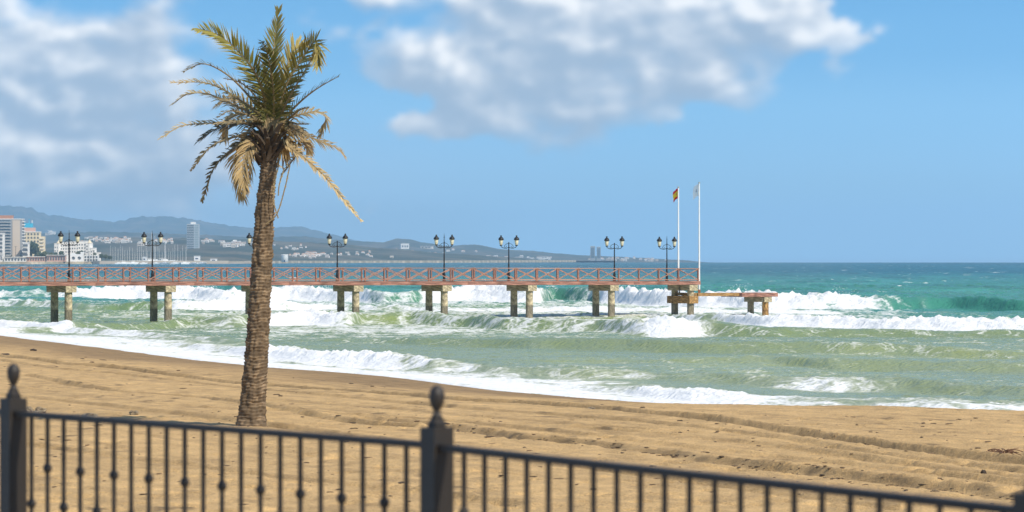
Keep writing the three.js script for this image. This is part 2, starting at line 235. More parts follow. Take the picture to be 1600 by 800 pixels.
function seaAt(X, D, fine) {                                // [height, foam from breaking, distance to shore]
  const s = D < 330 ? sdPoly(shore, X, D)[0] : -100;
  let y = 0, foam = 0;
  if (D < 470) for (const w of waves) {
    if (!waveAt(w, X, tmp)) continue;
    const [Dc, h, b] = tmp, d = (D - Dc) * 0.85; if (d < -16 || d > 40) continue;
    const wf = lerp(w.k > 1 ? 1.5 + 2.2 * h : 0.8 + 1.5 * h, 1.8 + 3.0 * h, b), wb = 2.5 + 4.5 * h;
    const p = d < 0 ? (d > -wf ? Math.pow(0.5 + 0.5 * Math.cos(Math.PI * d / wf), lerp(0.9, 1.15, b)) : 0) : 1 / Math.pow(1 + (d / wb) ** 2, 1.3);
    let hh = h * p;
    if (fine && b > 0.05 && p > 0.02) { const q = b * p * h; hh += q * (0.24 * n2(X * 0.7 + w.k * 9, D * 0.6) + 0.26 * n2(X * 2.0, D * 1.6 + w.k) + 0.24 * n2(X * 4.7 + 3, D * 3.4) + 0.22 * n2(X * 9.3, D * 6.1)); }
    if (d < -wf * 0.9) hh -= 0.12 * h * Math.exp(-(((d + wf * 1.6) / (wf * 0.9)) ** 2));
    y += hh;
    const apron = 2.5 + 3.5 * h, f = b * (d < 0 ? 1 - sstep(wf * 0.7, wf + apron, -d) : Math.exp(-d / (1.2 + 6 * h * b)));
    foam = Math.max(foam, f * sstep(0.02, 0.2, h) * 1.25);
  }
  const far = sstep(150, 420, D), chop = lerp(0.10, 0.40, far) * (s > -12 ? 0.35 : 1);
  const a = X * 0.74 - D * -0.67, c = -X * 0.67 + D * 0.74;
  y += chop * (0.75 * n2(c * 0.115, a * 0.04) + 0.6 * n2(c * 0.26 + 9, a * 0.12) + 0.40 * n2(X * 0.55, D * 0.5 + 3) + 0.30 * n2(X * 1.3, D * 1.1) + 0.2 * n2(X * 2.9, D * 1.9));
  if (fine && D < 1100) y += (D > 470 ? 0.12 : 0.03) * n2(X * (D > 470 ? 0.9 : 2.6), D * (D > 470 ? 0.8 : 2.3));
  if (s > -30) { const edge = 0.9 * n2(X * 0.16, D * 0.05) + 0.35 * n2(X * 0.7, D * 0.2), q = s - edge;
    if (q < 0) { const sy = s < 0 ? 0.25 + s * 0.07 : 0.25 + 1.08 * (1 - Math.exp(-s / 14)); y = Math.max(y, sy + 0.012 + 0.07 * sstep(0, -0.7, q) + (fine ? 0.035 * n2(X * 1.6, D * 0.8) * sstep(0, -1.5, q) : 0)); foam = Math.max(foam, 1.15 * sstep(-13, -1.5, q + 3 * n2(X * 0.09, D * 0.03))); }
    else y = 0.25 + Math.min(q, 6) * -0.15 - 0.05; }
  return [y - drop(D), foam, s];
}
const coverage = (X, D) => {                                // how much old foam drifts on the water here
  const t = X / D * F + 800, big = fbm2(X * 0.045, D * 0.028, 3);
  let c = D > 395 ? 0 : D > 205 ? lerp(0.34, 0.66, sstep(150, 420, t)) * (1 - sstep(345, 395, D)) : lerp(0.15, 0.30, sstep(150, 205, D));
  if (D > 205 && t > 1380) c *= 1 - 0.85 * sstep(1380, 1450, t) * sstep(222, 236, D);
  if (D < 140) c += 0.06;
  return clamp(c + 0.42 * big, 0, 0.92);
};
function waterColor(X, D, out) {
  const t = sstep(120, 250, D), u = sstep(262, 395, D), v = sstep(420, 1300, D), w = sstep(1500, 6000, D), m = fbm2(X * 0.05 + 30, D * 0.03, 3), patch = sstep(0.05, 0.5, m + 0.3 * n2(X * 0.2, D * 0.15));
  const near = [lerp(.222, .178, t), lerp(.262, .234, t), lerp(.135, .088, t)];
  near[0] += 0.04 * patch; near[1] += 0.03 * patch; near[2] -= 0.012 * patch;
  const k = 1 + 0.18 * m + sstep(330, 480, D) * (0.35 * n2(X * 0.06 + 3, D * 0.022) + 0.25 * n2(X * 0.2, D * 0.09)), right = sstep(12, 34, X) * 0.85;
  const tealNear = [.050, .215, .160], teal = [.001, .078, .090], deep = [.001, .042, .061];
  for (let i = 0; i < 3; i++) { let q = lerp(near[i], tealNear[i], clamp(u + right * sstep(225, 265, D))); q = lerp(q, teal[i], v); q = lerp(q, deep[i], w); out[i] = q * k; }
}
function foamAt(X, D, breaking) {                           // 0 water .. 1 foam, with lacy edges
  const wx = X + 0.9 * n2(X * 0.3, D * 0.3) + 0.4 * n2(X * 1.1, D * 1.1 + 7), wz = D + 1.5 * n2(X * 0.3 + 40, D * 0.3) + 0.5 * n2(X * 1.1 + 9, D * 1.1);
  const r1 = 1 - Math.abs(n2(wx * 0.46, wz * 0.30)) * 2.2, r2 = 1 - Math.abs(n2(wx * 1.7 + 5, wz * 1.2)) * 2.1, r3 = 1 - Math.abs(n2(wx * 4.3, wz * 3.1 + 8)) * 2, r4 = n2(X * 9, D * 6);
  const lace = 0.42 * r1 + 0.34 * r2 + 0.30 * r3 + 0.14 * r4, c = coverage(X, D);
  const old = c > 0.01 ? sstep(0.90 - c * 0.95, 1.28 - c * 0.72, lace) * sstep(0, 0.25, c) * 0.78 : 0;
  const brk = sstep(0.40, 0.95, breaking + 0.62 * (lace - 0.5) * (breaking > 0.03 ? 1 : 0));
  let caps = 0;
  if (D > 330) { const q = n2(X * 0.085, D * 0.05 + 60) + 0.5 * n2(X * 0.4, D * 0.25); caps = sstep(0.70, 0.88, q) * 0.9; }
  return Math.max(old, brk, caps);
}
{
  const ripple = bytesTexture(512, (u, v) => { const h = 0.5 + 0.5 * tileNoise(u, v, 12, 5); return [h, h, h]; }, false);
  const sheet = (name, rows, span, x0, x1, d0, d1, TW, TH, label, bumpRep, bumpScale, spec) => {
    const C = 440, R = rows.length, pos = new Float32Array(R * C * 3), uv = new Float32Array(R * C * 2), uv1 = new Float32Array(R * C * 2), idx = [], off = new Float32Array(R * C);
    rows.forEach((D, r) => { const half = span(D); for (let c = 0; c < C; c++) {
      const X = (c / (C - 1) * 2 - 1) * half, i = r * C + c, [y, , s] = seaAt(X, D, true); off[i] = s;
      pos.set([X, y, -D], i * 3); uv.set([(X - x0) / (x1 - x0), (D - d0) / (d1 - d0)], i * 2);
    } });
    for (let r = 0; r < R - 1; r++) for (let c = 0; c < C - 1; c++) { const a = r * C + c; if (off[a] > 3 && off[a + C + 1] > 3) continue; idx.push(a, a + 1, a + C, a + 1, a + C + 1, a + C); }
    const g = new THREE.BufferGeometry(); g.setAttribute('position', new THREE.BufferAttribute(pos, 3)); g.setAttribute('uv', new THREE.BufferAttribute(uv, 2)); g.setIndex(idx); g.computeVertexNormals();
    const cd = new Uint8Array(TW * TH * 4), rd = new Uint8Array(TW * TH * 4), wc = [0, 0, 0];
    for (let y = 0; y < TH; y++) for (let x = 0; x < TW; x++) {
      const X = lerp(x0, x1, (x + 0.5) / TW), D = lerp(d0, d1, (y + 0.5) / TH), i = (y * TW + x) * 4;
      if (Math.abs(X) > span(D) + 1) { cd[i + 3] = rd[i + 3] = 255; continue; }
      const brk = D < 470 ? seaAt(X, D, false)[1] : 0, f = foamAt(X, D, brk);
      waterColor(X, D, wc);
      const milky = 0.16 * sstep(0.05, 0.6, Math.max(brk, f)), fw = 0.73 + 0.08 * n2(X * 2, D * 1.5);
      for (let k = 0; k < 3; k++) { const wat = lerp(wc[k], [0.40, 0.42, 0.36][k], milky); cd[i + k] = clamp(toS(lerp(wat, fw * [1, 1, 0.985][k], f))) * 255; }
      cd[i + 3] = 255; rd[i] = rd[i + 1] = rd[i + 2] = lerp(0.20, 0.95, clamp(f * 1.4 + milky)) * 255; rd[i + 3] = 255;
    }
    const T = (d, srgb) => { const t = new THREE.DataTexture(d, TW, TH); t.magFilter = THREE.LinearFilter; t.wrapS = t.wrapT = THREE.ClampToEdgeWrapping; if (srgb) t.colorSpace = THREE.SRGBColorSpace; t.needsUpdate = true; return t; };
    const bump = ripple.clone(); bump.repeat.set(...bumpRep); bump.needsUpdate = true;
    structure(name, g, new THREE.MeshPhysicalMaterial({ map: T(cd, true), roughnessMap: T(rd, false), roughness: 1, ior: 1.33, specularIntensity: spec, bumpMap: bump, bumpScale }), label, 'sea');
  };
  let rows = []; for (let D = 84; D < 214; D += lerp(0.2, 0.3, (D - 84) / 130)) rows.push(D); rows.push(214);
  sheet('sea', rows, (D) => D * 0.19 + 8, -50, 50, 83, 215, 2048, 2048, 'green shallow water streaked with foam washing onto the sand', [40, 50], 0.11, 0.2);
  rows = []; for (let D = 214; D < 470; D += lerp(0.3, 0.75, (D - 214) / 256)) rows.push(D); rows.push(470);
  sheet('sea_breakers', rows, (D) => D * 0.19 + 8, -98, 98, 213, 471, 2048, 2048, 'breaking surf and white water round the pier', [60, 80], 0.14, 0.2);
  rows = []; for (let D = 470; D < 13000; D += Math.max(1.1, (D - 470) * 0.02)) rows.push(D);
  sheet('sea_offshore', rows, (D) => D * 0.19 + 8, -400, 400, 469, 2069, 1024, 2048, 'open teal sea reaching to the horizon', [120, 300], 0.3, 0.08);
}
{                                                           // spray thrown up by the breakers
  const r = mulberry(77), g = new THREE.IcosahedronGeometry(1, 0), list = [], o = [0, 0, 0];
  for (let k = 0; k < 60000 && list.length < 14000; k++) {
    const w = waves[[0, 0, 0, 2, 3, 1][Math.floor(r() * 6)]], p = w.p, X = lerp(p[1][0], p[p.length - 2][0], r()); if (!waveAt(w, X, o)) continue;
    const gust = sstep(0.0, 0.55, n2(X * 0.22, w.k * 11)); if (o[2] < 0.7 || r() > gust) continue;
    const up = Math.pow(r(), 2.6) * 0.75 * o[1]; list.push([X + (r() - 0.5) * 0.8, o[1] * 0.9 + up, o[0] + (r() - 0.4) * 1.2, 0.010 + 0.026 * r() * r()]);
  }
  const m = new THREE.InstancedMesh(g, plain(0.85, 0.86, 0.86, 0.8), list.length), q = new THREE.Matrix4();
  list.forEach(([X, y, D, s], i) => m.setMatrixAt(i, q.makeScale(s * 1.3, s, s).setPosition(X, y, -D)));
  m.name = 'sea_spray'; m.userData = { kind: 'stuff', label: 'white spray droplets thrown up by the breaking waves', category: 'spray' }; scene.add(m);
}

// ------------------------------------------------------------------ promenade under the camera and its fence
const P1 = [-1.70, 11.5], P2 = [-0.212, 9.52], P3 = [1.138, 7.337];
{
  const s = new THREE.Shape(), out = (p, q, k) => [q[0] + (q[0] - p[0]) * k, q[1] + (q[1] - p[1]) * k], off = ([x, d]) => [x - 0.02 + 0.10, d + 0.10];
  const line = [out(P2, P1, 10), P1, P2, P3, out(P2, P3, 8)].map(off);
  line.forEach(([x, d], i) => i ? s.lineTo(x, d) : s.moveTo(x, d)); s.lineTo(14, -14); s.lineTo(-20, -14);
  const g = new THREE.ExtrudeGeometry(s, { depth: 2.3, bevelEnabled: true, bevelSize: 0.02, bevelThickness: 0.02, bevelSegments: 1 }); g.rotateX(-Math.PI / 2); g.translate(0, 0.55, 0);
  structure('promenade', g, mottled([.36, .33, .29], .35, 10, {}, 0.01), 'paved promenade edge above the sand behind the fence', 'promenade');
  const iron = plain(0.020, 0.015, 0.011, 0.5, { bumpMap: bytesTexture(128, (u, v) => { const h = 0.5 + 0.5 * tileNoise(u, v, 14, 3); return [h, h, h]; }, false, [3, 3]), bumpScale: 0.002 });
  const railY = EYE - 0.52, floor = 2.87, fence = thing('metal_fence', 'black iron railing fence with ball finials along the beach edge', 'fence', V3(0, floor, 0));
  const H = railY - floor;
  const barGeo = cyl(0.0075, 0.0075, H - 0.10, 0, (H + 0.10) / 2, 0, 8), collarGeo = new THREE.SphereGeometry(0.0155, 10, 8); collarGeo.scale(1, 1.15, 1);
  const postAt = ([x, d], dir, low = 0) => {
    const a = Math.atan2(-dir[1], dir[0]), top = H + 0.045 - low, w = 0.068;
    const post = mesh('post', box(w, top, w, 0, top / 2, 0), iron, fence); post.position.set(x, 0, -d); post.rotation.y = -a + Math.PI; post.rotation.y = Math.atan2(dir[1], dir[0]);
    mesh('post_cap', mergeGeometries([box(w * 0.55, 0.012, w * 0.55, 0, top + 0.006, 0).toNonIndexed(), new THREE.CylinderGeometry(0.013, 0.025, 0.022, 4).rotateY(Math.PI / 4).translate(0, top + 0.023, 0).toNonIndexed()]), iron, post);
    mesh('finial', lathe([[0.016, top + 0.03], [0.011, top + 0.038], [0.009, top + 0.045], [0.013, top + 0.052], [0.0195, top + 0.066], [0.0225, top + 0.082], [0.0215, top + 0.097], [0.0165, top + 0.110], [0.008, top + 0.117], [0.001, top + 0.119]], 20), iron, post);
  };
  const panel = (A, B, y0, y1, first, count, step, phase) => {
    const L = Math.hypot(B[0] - A[0], B[1] - A[1]), dx = (B[0] - A[0]) / L, dd = (B[1] - A[1]) / L, p = (t, y) => V3(A[0] + dx * t, y, -(A[1] + dd * t));
    mesh('top_rail', bar(p(0.03, H + y0), p(L - 0.03, H + y1), 0.036, 0.018), iron, fence); mesh('bottom_rail', bar(p(0.03, 0.10), p(L - 0.03, 0.10), 0.03, 0.018), iron, fence);
    for (let i = 0; i < count; i++) { const t = first + i * step; if (t > L - 0.05) break; const b = mesh('baluster', barGeo, iron, fence); b.position.copy(p(t, lerp(y0, y1, t / L) - 0.001));
      const c = mesh('collar', collarGeo, iron, b); c.position.y = H - ((i + phase) % 2 ? 0.30 : 0.175); const c2 = mesh('collar', collarGeo, iron, b); c2.position.y = ((i + phase) % 2 ? 0.26 : 0.38); }
  };
  const d1 = [P2[0] - P1[0], P2[1] - P1[1]], d2 = [P3[0] - P2[0], P3[1] - P2[1]], P0 = [P1[0] - d1[0], P1[1] - d1[1]], P4 = [P3[0] + d2[0], P3[1] + d2[1]];
  for (const [p, d, low] of [[P0, d1, 0], [P1, d1, 0], [P2, d1, 0], [P3, d2, 0.035], [P4, d2, 0.035]]) postAt(p, d, low);
  panel(P0, P1, -0.006, -0.006, 0.125, 21, 0.11, 0); panel(P1, P2, -0.006, -0.007, 0.127, 21, 0.11, 1); panel(P2, P3, -0.011, -0.031, 0.149, 22, 0.11, 0); panel(P3, P4, -0.031, -0.033, 0.13, 21, 0.11, 1);
}

// ------------------------------------------------------------------ palm
{
  const base = onSand(393, 667), D0 = base[1], y0 = base[2], m = D0 / F;
  const palm = thing('palm_tree', 'wind-worn date palm with scarred trunk and half-dry fronds on the sand', 'palm tree', V3(base[0], y0 - 0.05, -D0));
  const loc = (px, py, dz = 0) => V3((px - 393) * m, (667 - py) * m + 0.05, dz);
  // trunk with ring scars
  const axis = [[393, 672, 23], [393, 660, 22], [397, 600, 20.5], [402, 540, 19.5], [405, 480, 18.5], [409, 420, 17.5], [412, 360, 16.5], [415, 310, 15.5], [419, 268, 13.5], [420, 240, 13], [421, 215, 12]];
  const U = 56, Vn = 460, pos = [], col = [], idx = [];
  for (let j = 0; j <= Vn; j++) { const py = lerp(672, 215, j / Vn), cx = lookup([...axis].reverse().map(([a, b]) => [b, a]), py), rad = lookup([...axis].reverse().map(([, b, c]) => [b, c]), py) * m * lerp(0.93, 0.87, j / Vn), c = loc(cx, py);
    for (let i = 0; i <= U; i++) { const a = i / U * Math.PI * 2, ca = Math.cos(a), sa = Math.sin(a), v = c.y;
      const rows = v / 0.066, tilt = rows + 0.3 * Math.sin(a) + 0.55 * n3(ca * 1.2 + 9, v * 1.3, sa * 1.2), k = Math.floor(tilt), ph = tilt - k, stag = (k % 2) * 0.5, cell = a / (Math.PI * 2) * 9 + stag * 3.1 + 0.7 * n3(ca * 2, v * 4, sa * 2), cp = cell - Math.floor(cell), hsh = PERM[(k * 31 + Math.floor(cell) * 7) & 511 & 255] / 255;
      const tooth = Math.pow(ph, 1.6) * (0.35 + 0.65 * hsh) * (0.35 + 0.65 * Math.sin(Math.PI * cp)), rr = rad * (1 - 0.05) + 0.038 * tooth + 0.075 * fbm3(ca * 3.2, v * 5.1, sa * 3.2, 4) + (v < 0.5 ? 0.05 * (1 - v / 0.5) * (0.6 + n3(ca * 3, v * 5, sa * 3)) : 0);
      pos.push(c.x + ca * rr, v, sa * rr);
      const t = 0.8 + 0.25 * hsh + 0.7 * fbm3(ca * 5, v * 11, sa * 5, 3), pale = sstep(0.55, 0.9, hsh); col.push(lerp(.135, .235, pale) * t, lerp(.092, .165, pale) * t, lerp(.052, .098, pale) * t);
      if (j < Vn && i < U) { const q = j * (U + 1) + i; idx.push(q, q + U + 1, q + 1, q + 1, q + U + 1, q + U + 2); } } }
  const tg = new THREE.BufferGeometry(); tg.setAttribute('position', new THREE.Float32BufferAttribute(pos, 3)); tg.setAttribute('color', new THREE.Float32BufferAttribute(col, 3)); tg.setIndex(idx); tg.computeVertexNormals();
  mesh('trunk', tg, new THREE.MeshStandardMaterial({ vertexColors: true, roughness: 0.95 }), palm);
  // boots: cut leaf bases that make the knob below the crown
  const boot = new THREE.MeshStandardMaterial({ color: new THREE.Color().setRGB(.06, .042, .026), roughness: 0.95 }), r = mulberry(8);
  const bootGeo = new THREE.BoxGeometry(0.10, 0.30, 0.05, 2, 3, 1); { const p = bootGeo.attributes.position; for (let i = 0; i < p.count; i++) { const t = p.getY(i) / 0.30 + 0.5; p.setX(i, p.getX(i) * (1.2 - 0.75 * t)); p.setZ(i, p.getZ(i) + 0.10 * t * t); } bootGeo.translate(0, 0.1, 0); bootGeo.computeVertexNormals(); }
  for (let k = 0; k < 46; k++) { const t = k / 46, a = k * 2.399, c = loc(lerp(415, 421, t), lerp(252, 200, t)), R = lerp(0.13, 0.20, Math.sin(Math.PI * Math.min(1, t * 1.1))); const b = mesh('leaf_base', bootGeo, boot, palm); b.position.set(c.x + Math.sin(a) * R, c.y - 0.06, Math.cos(a) * R); b.rotation.set(0.15 + 0.35 * r(), a, 0.3 * (r() - 0.5), 'YXZ'); b.scale.setScalar(0.8 + 0.5 * r()); }
  // fronds: points are read in a 777-px crop of the crown
  const green = [.098, .110, .020], olive = [.21, .185, .035], gold = [.36, .25, .10], straw = [.52, .40, .20], brown = [.10, .078, .034];
  const stalkMat = new THREE.MeshStandardMaterial({ color: new THREE.Color().setRGB(.23, .17, .085), roughness: 0.8 }), leafMat = new THREE.MeshPhysicalMaterial({ vertexColors: true, roughness: 0.7, side: THREE.DoubleSide, transmission: 0.25, thickness: 0 });
  const hub = [418, 468];
  // [points, tip depth offset, leaflet length, roll towards viewer 0..1, droop, root colour, tip colour, density]
  const list = [
    [[[420, 430], [414, 300], [424, 170], [438, 26]], -0.5, .40, .9, .0, green, olive, 1], [[[410, 420], [372, 280], [305, 185], [232, 128], [164, 110]], .6, .46, .75, .05, olive, [.30, .26, .04], 1.1],
    [[[440, 420], [478, 300], [538, 205], [584, 150], [594, 240]], .4, .46, .8, .2, olive, [.30, .24, .05], 1.1], [[[432, 410], [462, 270], [498, 165], [530, 150]], -.7, .46, .9, .15, olive, [.34, .26, .06], 1.1], [[[428, 420], [430, 310], [415, 200], [402, 160]], .9, .36, .9, 0, green, green, 1],
    [[[395, 420], [330, 330], [262, 266], [190, 236], [125, 268]], .9, .24, .35, .2, green, brown, .9], [[[392, 430], [300, 352], [200, 300], [74, 298]], .3, .25, .4, .25, olive, gold, .9], [[[388, 432], [282, 372], [180, 331], [110, 332], [52, 368]], -.6, .25, .4, .3, brown, straw, .9],
    [[[392, 420], [335, 372], [270, 345], [208, 368]], -.8, .34, .6, .5, gold, gold, 1.2], [[[388, 440], [322, 402], [262, 418], [238, 486]], -.9, .34, .6, .3, gold, gold, 1.2], [[[380, 450], [300, 436], [200, 441], [100, 452], [24, 498]], .2, .20, .4, .3, brown, straw, .8],
    [[[382, 452], [300, 440], [222, 455], [150, 498]], -.5, .30, .5, .4, brown, brown, 1.1], [[[376, 470], [290, 490], [210, 526], [144, 612]], .5, .16, .4, .2, brown, brown, .8], [[[372, 482], [282, 530], [212, 600], [170, 718]], -.2, .17, .5, .1, brown, brown, .9],
    [[[378, 470], [312, 508], [286, 570], [300, 650], [311, 708]], -.6, .30, .7, .5, gold, straw, 1.2], [[[382, 475], [342, 528], [322, 600], [337, 684]], .4, .32, .7, .5, gold, gold, 1.2], [[[386, 480], [362, 520], [340, 560], [322, 640]], -.9, .28, .7, .5, straw, gold, 1],
    [[[470, 420], [540, 352], [600, 312], [668, 278]], .5, .24, .4, .2, green, brown, .9], [[[470, 430], [530, 406], [590, 398], [612, 420], [588, 482]], -.4, .24, .5, .5, brown, straw, 1], [[[478, 440], [540, 480], [602, 506], [650, 526], [676, 556]], -.5, .24, .5, .5, brown, gold, 1.1],
    [[[452, 500], [540, 566], [602, 622], [652, 682], [738, 788]], -.3, .17, .5, .25, gold, straw, 1], [[[440, 430], [466, 480], [446, 540], [418, 560]], -1.0, .34, .8, .4, gold, gold, 1.3], [[[450, 450], [520, 486], [548, 534]], -.8, .30, .6, .5, gold, gold, 1.2],
    [[[455, 480], [505, 540], [480, 580], [446, 618]], -.9, .24, .6, .4, straw, gold, 1.1], [[[440, 440], [468, 350], [458, 335], [434, 388]], -.9, .22, .8, .3, straw, straw, 1.1], [[[472, 436], [520, 400], [566, 392]], .8, .22, .4, .3, olive, brown, .9], [[[478, 440], [520, 446], [566, 452]], .9, .22, .4, .3, green, brown, .9],
    [[[396, 440], [340, 430], [282, 450]], .9, .24, .4, .3, green, brown, .9], [[[430, 480], [470, 530], [540, 500], [552, 520]], -.5, .26, .6, .5, gold, gold, 1.1], [[[400, 470], [372, 500], [392, 560], [440, 590]], -.9, .2, .6, .3, gold, straw, 1],
    [[[424, 440], [452, 450], [470, 500], [462, 556]], -1.0, .26, .7, .6, straw, gold, 1.1], [[[410, 440], [392, 455], [376, 500], [384, 548]], -1.0, .24, .7, .6, gold, brown, 1], [[[450, 440], [500, 462], [536, 500], [548, 548]], -1.0, .26, .7, .6, gold, straw, 1.1], [[[390, 446], [348, 446], [318, 480], [306, 540]], -1.0, .28, .7, .6, gold, straw, 1.1],
    [[[386, 436], [330, 410], [284, 402], [246, 430]], 1.0, .2, .4, .3, brown, brown, .9], [[[470, 446], [516, 470], [560, 492]], 1.0, .2, .5, .4, brown, gold, .9], [[[404, 410], [362, 340], [318, 300], [262, 288]], .7, .26, .4, .2, green, brown, .9],
    [[[445, 430], [500, 330], [560, 240], [588, 200]], .9, .30, .6, .1, green, olive, .9], [[[405, 420], [385, 300], [340, 220], [300, 200]], 1.0, .34, .7, .1, green, green, .9],
    [[[450, 590], [436, 650], [432, 720], [448, 780]], -.45, .035, .5, .2, straw, straw, .7], [[[490, 590], [470, 680], [440, 770], [405, 800]], -.5, .03, .5, .2, straw, straw, .6], [[[470, 600], [452, 660], [448, 700]], -.4, .03, .5, .2, straw, straw, .6],
  ];
  list.forEach(([pts, tipz, len, roll, droop, c0, c1, dens], n) => {
    const rr = mulberry(100 + n), hang = n >= list.length - 3;
    const P = pts.map(([x, y], i) => { const t = i / (pts.length - 1); return loc(240 + x / 2.285, y / 2.285, hang ? 0.25 : -tipz * Math.pow(t, 1.2) * 1.25 * -1 - 0.0); });
    if (!hang) { P.unshift(loc(240 + lerp(hub[0], pts[0][0], 0.45) / 2.285, 206, P[0].z * 0.3)); }
    const curve = new THREE.CatmullRomCurve3(P, false, 'centripetal'), L = curve.getLength();
    const sg = [], S = 22, frames = [];
    for (let i = 0; i <= S; i++) frames.push([curve.getPointAt(i / S), curve.getTangentAt(i / S)]);
    const sp = [], si = [];
    frames.forEach(([p, t], i) => { const a = V3(0, 0, 1).cross(t).normalize(), b = t.clone().cross(a), w = hang ? 0.012 : lerp(0.034, 0.006, Math.pow(i / S, 0.7)); for (let k = 0; k < 6; k++) { const c = Math.cos(k * 1.0472) * w, s = Math.sin(k * 1.0472) * w * 0.7; sp.push(p.x + a.x * c + b.x * s, p.y + a.y * c + b.y * s, p.z + a.z * c + b.z * s); if (i < S) { const q = i * 6 + k, q2 = i * 6 + (k + 1) % 6; si.push(q, q2, q + 6, q2, q2 + 6, q + 6); } } });
    const stg = new THREE.BufferGeometry(); stg.setAttribute('position', new THREE.Float32BufferAttribute(sp, 3)); stg.setIndex(si); stg.computeVertexNormals();
    const lp = [], lc = [], count = Math.floor(L * (n < 5 ? 27 : 21) * dens);
    for (let k = 0; k < count; k++) for (const side of [-1, 1]) {
      const t = clamp(0.10 + 0.9 * (k + rr() * 0.8) / count, 0, 1); if (rr() < 0.16) continue;
      const p = curve.getPointAt(t), T = curve.getTangentAt(t);
      const face = V3(0.25 * (rr() - 0.5), 1 - roll, roll).normalize(), side3 = T.clone().cross(face).normalize(), up = side3.clone().cross(T).normalize();
      const ln = len * (0.55 + 0.45 * Math.sin(Math.PI * Math.pow(t, 0.75))) * (0.75 + 0.5 * rr()) * (t > 0.9 ? 0.75 : 1), ang = lerp(1.0, 0.45, t) + (rr() - 0.5) * 0.35;
      const d = T.clone().multiplyScalar(Math.cos(ang)).addScaledVector(side3, side * Math.sin(ang) * 0.9).addScaledVector(up, 0.28 + 0.3 * (rr() - 0.3)).normalize();
      const w = 0.010 + 0.012 * rr(), wd = d.clone().cross(up).normalize().multiplyScalar(w), mid = p.clone().addScaledVector(d, ln * 0.55).add(V3(0, -droop * ln * 0.22, 0)), tip = p.clone().addScaledVector(d, ln).add(V3(0, -droop * ln * (0.6 + 0.5 * rr()), 0));
      const a = p.clone().addScaledVector(wd, 0.6), b = p.clone().addScaledVector(wd, -0.6), c = mid.clone().add(wd), e = mid.clone().sub(wd);
      for (const v of [a, b, c, b, e, c, c, e, tip]) lp.push(v.x, v.y, v.z);
      const m2 = clamp(t + 0.35 * (rr() - 0.5)), kk = 0.75 + 0.5 * rr(), base3 = c0.map((q, i) => lerp(q, c1[i], m2) * kk), tip3 = base3.map((q, i) => lerp(q, straw[i], 0.15 + 0.35 * rr()));
      for (const q of [base3, base3, base3, base3, base3, base3, base3, base3, tip3]) lc.push(...q);
    }
    const fg = new THREE.BufferGeometry(); fg.setAttribute('position', new THREE.Float32BufferAttribute(lp, 3)); fg.setAttribute('color', new THREE.Float32BufferAttribute(lc, 3)); fg.computeVertexNormals();
    const fr = mesh('frond', fg, leafMat, palm); mesh('stalk', stg, stalkMat, fr);
  });
}

